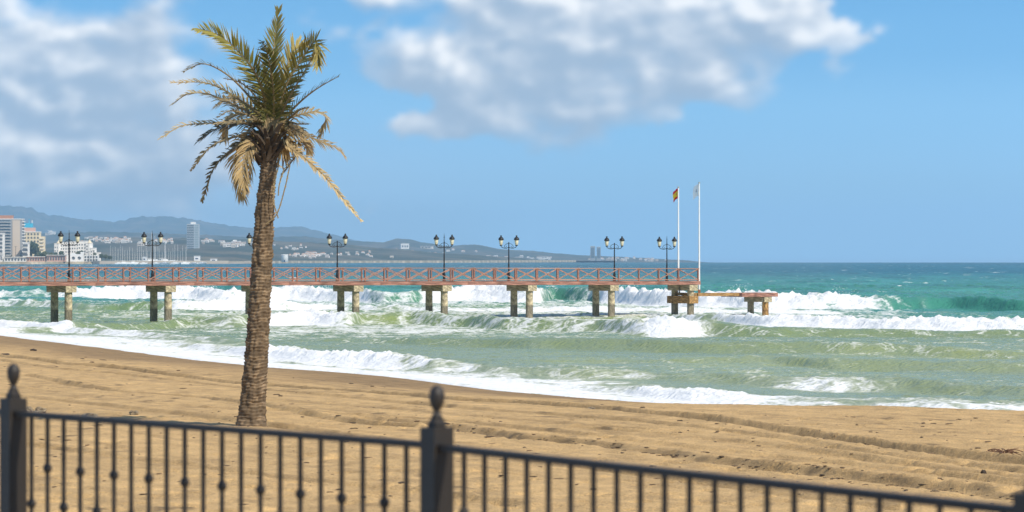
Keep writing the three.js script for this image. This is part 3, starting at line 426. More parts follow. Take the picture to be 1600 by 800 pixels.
// ------------------------------------------------------------------ pier
const PA = V3((95 - 800) / F * 234, 0, -234), AX = V3(0.8, 0, -0.6), CROSS = V3(0.6, 0, 0.8), STEP = 8, WIDTH = 2.7;
const deckY = (s) => EYE - 1.56 - 0.19 * s / 56;            // s: metres along the pier from the first bent in view
const onPier = (s, side, y) => PA.clone().addScaledVector(AX, s).addScaledVector(CROSS, side).setY(y);   // side: + is the edge on the camera's side
{
  const paint = mottled([.28, .135, .098], .9, 9, {}, 0.006, [0.8, 0.8]), paintPale = mottled([.34, .185, .135], .8, 9, {}, 0.004, [1, 1]), concrete = mottled([.40, .335, .215], .55, 8, {}, 0.02, [0.6, 0.6]), wet = mottled([.19, .165, .115], .6, 10, {}, 0.03, [0.9, 0.9]), rust = mottled([.36, .205, .075], .8, 10, {}, 0.02, [1.2, 1.2]);
  const s0 = -14, s1 = 56.75, pier = thing('pier', 'long red-railed pier on concrete piles standing in the surf', 'pier', onPier(s0, 0, 0));
  const L = (v) => v.sub(pier.position);
  const mid = (s, side, y) => L(onPier(s, side, y));
  mesh('deck', bar(mid(s0, 0, deckY(s0) - 0.10), mid(s1, 0, deckY(s1) - 0.10), WIDTH - 0.08, 0.14), paint, pier);
  for (const e of [-1, 1]) for (let s = s0; s < s1 - 0.1; s += STEP) { const e1 = Math.min(s + STEP, s1) - 0.015; mesh('fascia_beam', bar(mid(s, e * WIDTH / 2, deckY(s) - 0.147 + 0.004 * Math.sin(s)), mid(e1, e * WIDTH / 2, deckY(e1) - 0.147), 0.10, 0.29), paint, pier); }
  const pileGeo = (top, bottom) => { const g = new THREE.CylinderGeometry(0.265, 0.275, top - bottom, 20, 6); g.translate(0, (top + bottom) / 2, 0); return g; };
  for (let k = -1; k <= 7; k++) {
    const s = k * STEP + 0.05, top = deckY(s) - 0.30, turn = Math.atan2(CROSS.x, CROSS.z);
    const cap = mesh('cap_beam', (() => { const g = new THREE.BoxGeometry(0.85, 0.46, WIDTH + 0.05, 2, 2, 6); const p = g.attributes.position; for (let i = 0; i < p.count; i++) { if (p.getY(i) < -0.2) { p.setX(i, p.getX(i) * 0.97); } p.setY(i, p.getY(i) + 0.012 * n2(p.getX(i) * 9 + k, p.getZ(i) * 3)); } return g; })(), concrete, pier); cap.position.copy(mid(s, 0, top - 0.23)); cap.rotation.y = turn;
    for (const e of [-0.98, 0.98]) {
      const p = mesh('pile', pileGeo(top - 0.46, 0.95), concrete, pier); p.position.copy(mid(s, e, 0));
      const q = mesh('tide_band', pileGeo(0.95, -2.2), wet, p); q.scale.set(1.03, 1, 1.03);
    }
    if (k === 7) {                                          // broken lower landing: a second cap under the first, seen rusting
      const low = mesh('lower_cap_beam', new THREE.BoxGeometry(0.9, 0.58, WIDTH + 0.1, 2, 2, 5), rust, pier); low.position.copy(mid(s, 0, 1.27)); low.rotation.y = turn;
      mesh('stub_girder', bar(mid(s + 0.1, -0.9, 1.72), mid(s + 0.1, 1.0, 1.68), 0.3, 0.22), rust, pier); mesh('hanging_pipe', tube([mid(s - .5, 0.2, 2.3), mid(s - .52, 0.22, 1.9), mid(s - .5, 0.2, 1.6)], 0.05), wet, pier);
    }
  }
  // railings
  const postGeo = box(0.10, 1.02, 0.10, 0, 0.51, 0), H = 0.98;
  for (const e of [-1, 1]) {
    const side = e * (WIDTH / 2 - 0.10), N = Math.round((s1 - s0 - 0.3) / 2), d = (s1 - s0 - 0.3) / N, off = e < 0 ? 0 : 0;
    mesh('top_rail', bar(mid(s0, side, deckY(s0) + H), mid(s1 - 0.05, side, deckY(s1) + H), 0.13, 0.055), paintPale, pier);
    mesh('bottom_rail', bar(mid(s0, side, deckY(s0) + 0.10), mid(s1 - 0.05, side, deckY(s1) + 0.10), 0.07, 0.07), paintPale, pier);
    for (let i = 0; i <= N; i++) {
      const s = s0 + 0.15 + i * d + off; const p = mesh('rail_post', postGeo, paint, pier); p.position.copy(mid(s, side, deckY(s))); p.rotation.y = Math.atan2(CROSS.x, CROSS.z);
      if (i < N) for (const f of [0, 1]) mesh('diagonal_brace', bar(mid(s + 0.06, side + (f ? 0.022 : -0.022), deckY(s) + (f ? 0.14 : H - 0.05)), mid(s + d - 0.06, side + (f ? 0.022 : -0.022), deckY(s) + (f ? H - 0.05 : 0.14)), 0.042, 0.06), paintPale, pier);
    }
  }
  const es = s1 - 0.15;
  mesh('end_rail', bar(mid(es, -WIDTH / 2 + 0.1, deckY(es) + H - 0.03), mid(es, WIDTH / 2 - 0.1, deckY(es) + H - 0.03), 0.1, 0.05), paintPale, pier);
  for (const f of [0, 1]) mesh('diagonal_brace', bar(mid(es + f * 0.05, -WIDTH / 2 + 0.12, deckY(es) + (f ? 0.14 : H - 0.06)), mid(es + f * 0.05, WIDTH / 2 - 0.12, deckY(es) + (f ? H - 0.06 : 0.14)), 0.042, 0.06), paintPale, pier);
  // landing stage beyond the end
  const st = thing('landing_stage', 'low ruined landing stage of rusty beams off the pier end', 'landing stage', onPier(58, 0.4, 0)), M = (s, side, y) => onPier(s, side, y).sub(st.position);
  for (const e of [-0.6, 1.2]) mesh('girder', bar(M(56.6, e, 1.66), M(61.2, e, 1.66), 0.16, 0.24), rust, st);
  mesh('cross_tie', bar(M(58.9, -0.6, 1.72), M(58.9, 1.2, 1.72), 0.14, 0.12), rust, st);
  mesh('platform_slab', bar(M(60.9, 0.3, 1.62), M(64.7, 0.3, 1.62), 2.6, 0.32), paint, st);
  const cap2 = mesh('cap_beam', new THREE.BoxGeometry(0.8, 0.42, 2.5, 2, 2, 5), concrete, st); cap2.position.copy(M(63.7, 0.3, 1.24)); cap2.rotation.y = Math.atan2(CROSS.x, CROSS.z);
  for (const e of [-0.6, 1.2]) { const p = mesh('pile', pileGeo(1.04, -2.2), e > 0 ? rust : concrete, st); p.position.copy(M(63.7, e, 0)); }
  mesh('bent_rebar', tube([M(63.2, 1.45, 1.5), M(63.05, 1.5, 1.3), M(63.15, 1.48, 1.0), M(63.1, 1.5, 0.7)], 0.035), wet, st);
}
// lamps on the pier
{
  const iron = plain(0.018, 0.019, 0.020, 0.5, { metalness: 0.3 }), cream = new THREE.MeshPhysicalMaterial({ color: new THREE.Color().setRGB(.80, .74, .52), roughness: 0.55, transmission: 0.35, thickness: 0 });
  const make = (px, side, spire, label) => {
    // find the place along the pier whose foot shows at this column
    let s = 0; for (let k = 0, lo = -14, hi = 60; k < 40; k++) { s = (lo + hi) / 2; const p = onPier(s, side, 0); if (800 + p.x / -p.z * F < px) lo = s; else hi = s; }
    const l = thing('pier_lamp', label, 'street lamp', onPier(s, side, deckY(s) - 0.03), 'lamps along the pier'); l.rotation.y = Math.atan2(0.6, 0.8) * -0.2;
    const top = spire ? 3.62 : 3.02;
    mesh('post', lathe([[0.0, 0], [0.13, 0], [0.13, 0.10], [0.10, 0.14], [0.095, 0.5], [0.115, 0.55], [0.07, 0.62], [0.055, 1.2], [0.07, 1.24], [0.05, 1.3], [0.042, 2.55], [0.065, 2.60], [0.04, 2.66], [0.036, 2.9], [0.055, 2.95], [0.03, 3.0], ...(spire ? [[0.026, 3.3], [0.042, 3.34], [0.018, 3.4], [0.008, top]] : []), [0.0, top]]), iron, l);
    for (const e of [-1, 1]) {
      mesh('bracket', mergeGeometries([tube([V3(0, 2.62, 0), V3(e * 0.22, 2.54, 0), V3(e * 0.42, 2.57, 0), V3(e * 0.58, 2.66, 0), V3(e * 0.60, 2.74, 0)], 0.026, 20), tube([V3(e * 0.03, 2.92, 0), V3(e * 0.20, 2.86, 0), V3(e * 0.34, 2.70, 0), V3(e * 0.30, 2.60, 0), V3(e * 0.2, 2.63, 0), V3(e * 0.2, 2.72, 0)], 0.018, 22)]), iron, l);
      const n = mesh('lantern', lathe([[0, 2.72], [0.085, 2.72], [0.10, 2.78], [0.085, 2.80], [0, 2.80]]), iron, l); n.position.x = e * 0.60;
      mesh('lantern_glass', lathe([[0.10, 2.80], [0.125, 2.9], [0.165, 3.18], [0.0, 3.18]], 8), cream, n);
      mesh('lantern_roof', lathe([[0.20, 3.175], [0.215, 3.21], [0.20, 3.27], [0.15, 3.35], [0.085, 3.41], [0.055, 3.43], [0.06, 3.47], [0.075, 3.50], [0.03, 3.53], [0.0, 3.55]], 12), iron, n);
    }
  };
  make(108, -1.05, true, 'spired double lamp on the pier before the castle-like white hotel'); make(238, -1.05, true, 'spired double lamp on the pier before the marina masts'); make(402, -1.05, false, 'double lamp on the pier behind the palm trunk'); make(527, -1.05, false, 'spireless double lamp on the pier, next one seaward of the palm');
  make(694, -1.05, true, 'spired double lamp at the middle of the pier'); make(795, -1.05, false, 'spireless double lamp on the pier, next seaward of a spired one at mid pier'); make(960, -1.05, false, 'spireless double lamp on the pier, second from its seaward end'); make(1042, -1.05, true, 'spired double lamp at the seaward end of the pier beside the flagpoles');
}
// flagpoles and flags
{
  const white = plain(.78, .77, .74, 0.45), pole = (px, D, yBottom, pyTop, label) => { const X = (px - 800) / F * D, top = EYE - (pyTop - EL) / F * D, o = thing('flagpole', label, 'flagpole', V3(X, yBottom, -D)); mesh('pole', lathe([[0, 0], [0.085, 0], [0.075, 0.5], [0.045, top - yBottom - 0.12], [0, top - yBottom - 0.12]], 12), white, o); mesh('ball', new THREE.SphereGeometry(0.07, 12, 8).translate(0, top - yBottom - 0.08, 0), plain(.35, .33, .28, .4, { metalness: .6 }), o); mesh('base_bracket', box(0.2, 0.3, 0.2, 0, 0.15, 0), plain(.25, .11, .06, .8), o); return [X, top, D]; };
  const f = (name, X, top, D, w, h, paint, label, seed) => {
    const c = document.createElement('canvas'); c.width = 192; c.height = 128; paint(c.getContext('2d')); const t = new THREE.CanvasTexture(c); t.colorSpace = THREE.SRGBColorSpace;
    const g = new THREE.PlaneGeometry(w, h, 24, 14), p = g.attributes.position;
    for (let i = 0; i < p.count; i++) { const u = p.getX(i) / w + 0.5, v = p.getY(i) / h; const fold = Math.sin(u * 9 + v * 2.5 + seed) * 0.16 * u + 0.1 * n2(u * 3 + seed, v * 3); p.setXYZ(i, -0.045 - u * w * 0.30 + 0.2 * fold, v * h - u * u * 0.22 - 0.10 * u, fold - u * w * 0.5); }
    g.computeVertexNormals();
    const m = single(name, g, new THREE.MeshPhysicalMaterial({ map: t, side: THREE.DoubleSide, roughness: 0.8, transmission: 0.22, thickness: 0 }), label, 'flag'); m.position.set(X, top - h / 2 - 0.16, -D);
  };
  const D1 = 266.2, D2 = 269.4;
  const a = pole(1060, D1, deckY(55), 291, 'white flagpole standing on the pier deck with a red and yellow flag'), b = pole(1092.5, D2, 1.75, 284, 'taller white flagpole at the pier end with a white flag');
  f('flag', a[0], a[1], D1, 1.1, 0.80, (x) => { x.fillStyle = '#e01a20'; x.fillRect(0, 0, 192, 128); x.fillStyle = '#ffd000'; x.fillRect(0, 32, 192, 64); x.fillStyle = '#a02a1a'; x.fillRect(46, 48, 22, 32); x.fillStyle = '#d9b24a'; x.fillRect(50, 42, 14, 7); x.fillStyle = '#b9b3a6'; x.fillRect(40, 50, 4, 30); x.fillRect(70, 50, 4, 30); }, 'small red and yellow striped flag fluttering on the shorter pole', 1.1);
  f('flag', b[0], b[1], D2, 1.3, 0.95, (x) => { x.fillStyle = '#f4f4f2'; x.fillRect(0, 0, 192, 128); x.fillStyle = '#2d3a4c'; x.fillRect(70, 48, 10, 34); x.fillRect(90, 42, 8, 20); x.fillRect(86, 70, 20, 8); x.beginPath(); x.arc(108, 62, 7, 0, 6.3); x.fill(); }, 'white flag with a small dark emblem on the taller pole', 2.4);
}

// ------------------------------------------------------------------ hills along the coast
const ranges = [
  { d0: 3900, d1: 6600, d2: 8200, base: 1.2, top: [[-500, 372], [-200, 380], [0, 384], [60, 384], [100, 377], [150, 371], [200, 370], [250, 373], [300, 371], [350, 375], [400, 373], [450, 377], [520, 380], [600, 388], [700, 396], [800, 402], [880, 409], [960, 412]] },
  { d0: 8600, d1: 11000, d2: 13000, base: -9, top: [[-500, 360], [-200, 362], [0, 366], [150, 362], [300, 366], [400, 371], [470, 369], [520, 374], [560, 376], [600, 378], [618, 372], [640, 373], [660, 378], [700, 384], [740, 382], [790, 390], [830, 392], [870, 396], [910, 399], [960, 401], [1000, 403], [1060, 406], [1110, 410], [1180, 413]] },
  { d0: 14500, d1: 18500, d2: 22000, base: -22, top: [[-500, 345], [-200, 331], [0, 319], [40, 321], [75, 334], [130, 341], [180, 345], [220, 337], [260, 337], [290, 340], [330, 348], [370, 354], [400, 356], [450, 354], [470, 353], [490, 358], [520, 366], [560, 376], [600, 384], [700, 402], [760, 413]] },
];
const coast = [[-420, 3280], [0, 3300], [175, 3420], [260, 3560], [345, 3700], [420, 4300], [530, 4900], [620, 5300], [700, 5600], [900, 7300]];
function terrain(R, px, t) {                                // t 0 at the foot, 1 on the ridge, 2 at the back
  const d0 = Math.max(R.d0, lookup(coast, px) + 90), D = t < 1 ? lerp(d0, Math.max(R.d1, d0 + 700), t) : lerp(Math.max(R.d1, d0 + 700), R.d2 + 400, t - 1), X = (px - 800) / F * D, ridge = EYE - (lookup(R.top, px) - EL) / F * Math.max(R.d1, d0 + 700), sc = R.d1 / 6600;
  const rise = t < 1 ? Math.pow(t, 1.25) : 1 - 0.6 * (t - 1), rough = fbm2(X / (340 * sc), D / (420 * sc) + R.d0, 5);
  const y = lerp(R.base - drop(D) * 0.3, ridge, rise) + (ridge - R.base) * 0.30 * rough * Math.sin(Math.PI * clamp(t * 0.92)) + (t > 0.9 && t < 1.3 ? 0.03 * (ridge - R.base) * n2(px * 0.11, R.d0) : 0);
  return V3(X, y, -D);
}
ranges.forEach((R, k) => {
  const C = 420, T = 70, pos = [], col = [], idx = [];
  for (let j = 0; j <= T; j++) for (let c = 0; c <= C; c++) { const px = lerp(-450, R.top[R.top.length - 1][0], c / C), p = terrain(R, px, j / T * 1.6); pos.push(p.x, p.y, p.z);
    const g = sstep(-0.1, 0.25, fbm2(p.x / 160, -p.z / 200, 4)), q = 0.75 + 0.5 * fbm2(p.x / 45, -p.z / 60, 3); col.push(lerp(.050, .150, g) * q, lerp(.070, .135, g) * q, lerp(.048, .095, g) * q);
    if (j < T && c < C) { const a = j * (C + 1) + c; idx.push(a, a + 1, a + C + 1, a + 1, a + C + 2, a + C + 1); } }
  const g = new THREE.BufferGeometry(); g.setAttribute('position', new THREE.Float32BufferAttribute(pos, 3)); g.setAttribute('color', new THREE.Float32BufferAttribute(col, 3)); g.setIndex(idx); g.computeVertexNormals();
  structure(['coastal_hills', 'wooded_hills', 'mountain_ridge'][k], g, new THREE.MeshStandardMaterial({ vertexColors: true, roughness: 1 }), ['low wooded hills behind the marina dotted with white houses', 'hazy hills along the far coast', 'pale blue mountain ridge beyond the town'][k], 'hills');
});
// flat land under the town, with its sea wall
{
  const s = new THREE.Shape(), pts = coast.slice(0, 9).map(([px, D]) => [(px - 800) / F * D, D]);
  pts.forEach(([x, d], i) => i ? s.lineTo(x, d) : s.moveTo(x, d)); for (const [px, D] of [[900, 7300], [-420, 7300]]) s.lineTo((px - 800) / F * D, D);
  const g = new THREE.ExtrudeGeometry(s, { depth: 4.2, bevelEnabled: false }); g.rotateX(-Math.PI / 2); g.translate(0, -2.4, 0);
  structure('coastal_plain', g, mottled([.42, .36, .26], .4, 6, {}, 0, [0.01, 0.01]), 'flat shore under the far town and marina', 'ground');
}
// ------------------------------------------------------------------ the far town
const GROUND = 1.8;
{
  const glass = plain(.10, .13, .16, 0.2), dark = plain(.09, .10, .11, 0.6), W = plain(.74, .72, .68), cream = plain(.66, .56, .38), grey = plain(.30, .31, .32), tan = plain(.56, .46, .36), slab = plain(.70, .68, .64), redroof = plain(.40, .19, .11), blue = plain(.05, .42, .60, 0.5), pink = plain(.58, .36, .28);
  const spot = (px, D, y = GROUND) => V3((px - 800) / F * D, y, -D), mpp = (D) => D / F;
  // a block of flats: floors with window strips and balcony slabs
  const flats = (name, px0, px1, pyTop, D, floors, wall, win, opt, label) => {
    const k = mpp(D), w = (px1 - px0) * k, h = EYE - (pyTop - EL) * k - GROUND, dp = opt.depth ?? 14, o = thing(name, label, 'building', spot((px0 + px1) / 2, D + dp / 2)), fh = h / floors, bays = opt.bays ?? Math.max(2, Math.round(w / 5));
    mesh('wall', box(w, h, dp, 0, h / 2, 0), wall, o);
    for (let f = 0; f < floors; f++) {
      const y = (f + 0.5) * fh;
      if (opt.strip) { mesh('window_strip', box(w * (opt.part ?? 0.94), fh * 0.55, 0.3, w * (opt.shift ?? 0), y, dp / 2 + 0.05), win, o); mesh('balcony', box(w * (opt.part ?? 0.96), fh * 0.16, 1.6, w * (opt.shift ?? 0), y - fh * 0.36, dp / 2 + 0.7), slab, o); }
      else for (let b = 0; b < bays; b++) mesh('window', box(w / bays * 0.5, fh * 0.5, 0.3, (b + 0.5) / bays * w - w / 2, y, dp / 2 + 0.05), win, o);
      if (opt.side) mesh('side_balcony', box(1.8, fh * 0.35, dp * 0.8, w / 2 + 0.6, y - fh * 0.2, 0), slab, o);
    }
    mesh('roof', box(w + 0.8, 0.9, dp + 0.8, 0, h + 0.46, 0), opt.roof ?? slab, o); return [o, w, h, dp];
  };
  { const [o, w, h, dp] = flats('apartment_tower', -6, 36, 343, 3420, 14, grey, glass, { strip: 1, part: .56, shift: -.20, side: 1, depth: 16 }, 'grey slab tower block with a blank tan gable beside the sea'); mesh('gable_panel', box(w * 0.28, h * 0.985, 0.6, w * 0.29, h * 0.4925, dp / 2 + 0.31), tan, o); mesh('penthouse', box(w * 0.5, 3.4, 8, -w * 0.12, h + 2.6, 0), redroof, o); }
  flats('apartment_block', -12, 6, 365, 3380, 7, W, dark, { strip: 1 }, 'white balconied flats in front of the grey slab tower');
  { const [o, w, h, dp] = flats('apartment_block', 38, 63, 363, 3520, 8, cream, dark, { bays: 5, depth: 12 }, 'cream yellow flats beside the grey slab tower'); mesh('side_wing', box(w * 0.26, h * 0.86, dp, w * 0.63, h * 0.43, -1), cream, o); for (let f = 0; f < 7; f++) mesh('balcony', box(w * 0.27, 0.7, 1.4, w * 0.63, (f + 0.6) * h * 0.86 / 7.2, dp / 2 - 0.2), slab, o); mesh('attic', box(w * 0.66, 4, 8, -w * 0.15, h + 2.9, 0), pink, o); const cr = mesh('blue_hoarding', box(w * 0.5, 4.5, 6, -w * 0.22, h + 7.2, 0), blue, o); mesh('scaffold_mast', box(0.7, 6, 0.7, -w * 0.2, h + 11, 0), blue, cr); mesh('scaffold_mast', box(0.7, 4, 0.7, w * 0.0, h + 11, 1), W, cr); }
  flats('apartment_block', 37, 45, 380, 3400, 4, W, dark, { strip: 1 }, 'small white block at the foot of the cream flats');
  // castle-like hotel in stepped wings
  { const D = 3560, k = mpp(D), o = thing('hotel', 'pale stepped castle-like hotel behind the white arched house', 'building', spot(121, D + 10)); const hy = (py) => EYE - (py - EL) * k - GROUND;
    for (const [a, b, t, z] of [[86, 96, 381, 0], [95, 110, 379, -1], [109, 124, 378, 0], [123, 136, 377, -1], [135, 144, 380, 0], [143, 150, 388, 1], [149, 157, 395, 2]]) { const h = hy(t), w = (b - a) * k, x = ((a + b) / 2 - 121) * k, wing = mesh('wing', box(w, h, 14, x, h / 2, z), W, o); const nf = Math.floor(h / 3.2), nb = Math.max(2, Math.round(w / 2.6)); for (let f = 1; f < nf; f++) for (let c = 0; c < nb; c++) mesh('window', box(w / nb * 0.42, 1.6, 0.3, x + ((c + 0.5) / nb - 0.5) * w, f * h / nf, z + 7.05), dark, wing); mesh('cornice', box(w + 0.4, 0.6, 14.6, x, h + 0.3, z), slab, wing); }
    for (const [px, t] of [[93, 376], [141, 375.5]]) { const h = hy(t), tw = mesh('corner_tower', cyl(2.6, 2.6, h - 3, (px - 121) * k, (h - 3) / 2, 5, 10), W, o); mesh('tower_roof', new THREE.ConeGeometry(3, 4, 10).translate((px - 121) * k, h - 1, 5), cream, tw); } }
  { const D = 3400, k = mpp(D), o = thing('arched_house', 'low white seaside house with round arches on the shore', 'building', spot(119, D)), w = 24 * k; const s = new THREE.Shape(); s.moveTo(-w / 2, 0); s.lineTo(-w / 2, 6.3); s.quadraticCurveTo(-w * 0.2, 9.8, w * 0.05, 7.6); s.lineTo(w / 2, 7.4); s.lineTo(w / 2, 0); for (const x of [-0.14, 0.24]) { const hle = new THREE.Path(); hle.absarc(w * x, 3.4, 1.75, 0, 6.283); s.holes.push(hle); }
    const g = new THREE.ExtrudeGeometry(s, { depth: 1, bevelEnabled: false }); mesh('facade', g.translate(0, 0, 4), plain(.80, .79, .77), o); mesh('rear_wall', box(w * 0.96, 6, 7, 0, 3, 0), grey, o); mesh('roof_block', box(3, 3, 4, w * 0.4, 8.2, 1), W, o); mesh('side_wing', box(15, 6.5, 7, w * 0.5 + 7.5, 3.25, 0), W, o); for (let i = 0; i < 5; i++) { mesh('window', box(1.6, 1.8, 0.3, w * 0.5 + 2 + i * 2.8, 4.6, 3.6), dark, o); mesh('window', box(1.8, 2.0, 0.3, w * 0.5 + 2 + i * 2.8, 1.5, 3.6), dark, o); } }
  for (const [px0, px1, t, c, l] of [[8, 42, 402, W, 'long low white beach terrace below the trees'], [43, 71, 401.5, pink, 'long low pink beach terrace beside the white one'], [74, 103, 399, pink, 'low terracotta beach restaurant beside the arched house'], [-14, 5, 398, W, 'small white pavilion at the edge of the shore']]) { const D = 3370, k = mpp(D), h = EYE - (t - EL) * k - GROUND, w = (px1 - px0) * k, o = thing('beach_pavilion', l, 'building', spot((px0 + px1) / 2, D)); mesh('wall', box(w, h, 8, 0, h / 2, 0), c, o); mesh('roof', box(w + 1, 0.5, 10, 0, h + 0.25, 0.5), W, o); for (let i = 0; i < 7; i++) mesh('window', box(w / 7 * 0.55, h * 0.5, 0.3, ((i + 0.5) / 7 - 0.5) * w, h * 0.45, 4.05), dark, o); }
  // glass office tower on the hill, twin towers and large white blocks far along the coast
  { const D = 5200, k = mpp(D), foot = EYE - (392 - EL) * k, h = EYE - (350 - EL) * k - foot, o = thing('glass_tower', 'pale blue glass tower standing alone above the marina', 'building', spot(302, D, foot)), w = 19 * k; mesh('wall', box(w, h, 12, 0, h / 2, 0), plain(.42, .47, .50, .4), o); for (let f = 0; f < 15; f++) { const y = (f + 0.6) * h / 15.5; mesh('window_band', box(w * 0.56, h / 15 * 0.55, 0.3, -w * 0.2, y, 6.05), glass, o); mesh('window_band', box(w * 0.32, h / 15 * 0.55, 0.3, w * 0.3, y, 6.05), plain(.25, .33, .37, .3), o); } mesh('roof_plant', box(w * 0.4, 3, 5, 0, h + 1.5, 0), W, o); }
  for (const [px, w, t, l] of [[926, 7, 385, 'taller of two pale towers far along the coast'], [935.5, 6, 386, 'shorter of two pale towers far along the coast']]) { const D = 9300, k = mpp(D), h = EYE - (t - EL) * k + 6, o = thing('far_tower', l, 'building', spot(px, D, -6)); mesh('wall', box(w * k, h, 12, 0, h / 2, 0), grey, o); for (let f = 0; f < 8; f++) mesh('window_band', box(w * k * 0.8, h / 16, 0.4, 0, h * (0.32 + f * 0.08), 6.1), glass, o); mesh('roof', box(w * k + 1, 1, 13, 0, h + 0.5, 0), slab, o); }
}
// trees of the far shore
{
  const leaf = [plain(.055, .075, .032, 0.95), plain(.075, .090, .038, 0.95), plain(.045, .065, .034, 0.95)], bark = plain(.10, .075, .05, 0.95), r = mulberry(55), protos = [];
  for (let v = 0; v < 4; v++) {                              // crowns of many small leaf clumps
    const parts = []; for (let k = 0; k < 90; k++) { const a = r() * 6.283, u = r() * 2 - 1, q = Math.cbrt(r()), g = new THREE.IcosahedronGeometry(0.16 + 0.12 * r(), 0); g.scale(1, 0.7, 1); g.rotateX(r() * 3); g.translate(Math.cos(a) * Math.sqrt(1 - u * u) * q * (0.8 + 0.25 * r()), u * q * 0.72, Math.sin(a) * Math.sqrt(1 - u * u) * q); parts.push(g); }
    protos.push(mergeGeometries(parts));
  }
  const trunkGeo = cyl(0.05, 0.09, 1, 0, 0.5, 0, 6);
  const tree = (px, pyTop, D, w, v, label, group) => { const k = D / F, top = EYE - (pyTop - EL) * k, h = top - GROUND, o = thing('shore_tree', label, 'tree', V3((px - 800) / F * D, GROUND, -D), group); const t = mesh('trunk', trunkGeo, bark, o); t.scale.set(w * k * 0.6, h * 0.55, w * k * 0.6); const c = mesh('crown', protos[v], leaf[v % 3], o); c.scale.set(w * k * 0.55, h * 0.36, w * k * 0.5); c.position.y = h * 0.68; };
  const L = 'dark green tree in the shoreline grove below the flats', G = 'trees along the far shore';
  for (const [px, t, w] of [[4, 392, 14], [14, 388, 14], [24, 390, 13], [33, 394, 12], [43, 396, 10], [50, 375, 12], [56, 378, 11], [47, 384, 12], [58, 388, 10], [62, 394, 12], [70, 392, 11], [80, 394, 9], [87, 393, 8], [96, 391, 9], [20, 396, 16], [36, 399, 12], [66, 398, 13], [77, 398, 11]]) tree(px, t, 3405 + (px * 37 % 60), w, Math.floor(r() * 4), L, G);
  for (const [px, t, w] of [[122, 392, 8], [128, 390, 7], [158, 396, 9], [165, 397, 8], [172, 399, 7], [148, 394, 6]]) tree(px, t, 3420 + (px * 13 % 40), w, Math.floor(r() * 4), 'dark green tree among the houses beside the castle-like hotel', 'trees by the hotel');
  // slim shore palms
  const fan = (() => { const parts = []; for (let k = 0; k < 14; k++) { const a = k / 14 * 6.283, g = new THREE.ConeGeometry(0.09, 1, 4, 3); g.translate(0, 0.5, 0); g.scale(1, 1, 0.25); const p = g.attributes.position; for (let i = 0; i < p.count; i++) { const y = p.getY(i); p.setZ(i, p.getZ(i) + y * 0.75); p.setY(i, y * 0.55 - y * y * 0.75); } g.rotateY(a); parts.push(g); } const m = mergeGeometries(parts); m.computeVertexNormals(); return m; })();
  for (const [px, t] of [[24.5, 385], [59, 386], [109, 390], [146, 391], [139, 393], [9, 397], [30, 398]]) { const D = 3385, k = D / F, h = EYE - (t - EL) * k - GROUND, o = thing('shore_palm', 'slim palm tree on the far shore promenade', 'palm tree', V3((px - 800) / F * D, GROUND, -D), 'palms on the far shore'); const tr = mesh('trunk', trunkGeo, bark, o); tr.scale.set(4, h, 4); const c = mesh('crown', fan, leaf[1], o); c.position.y = h - 0.3; c.scale.setScalar(3); }
}
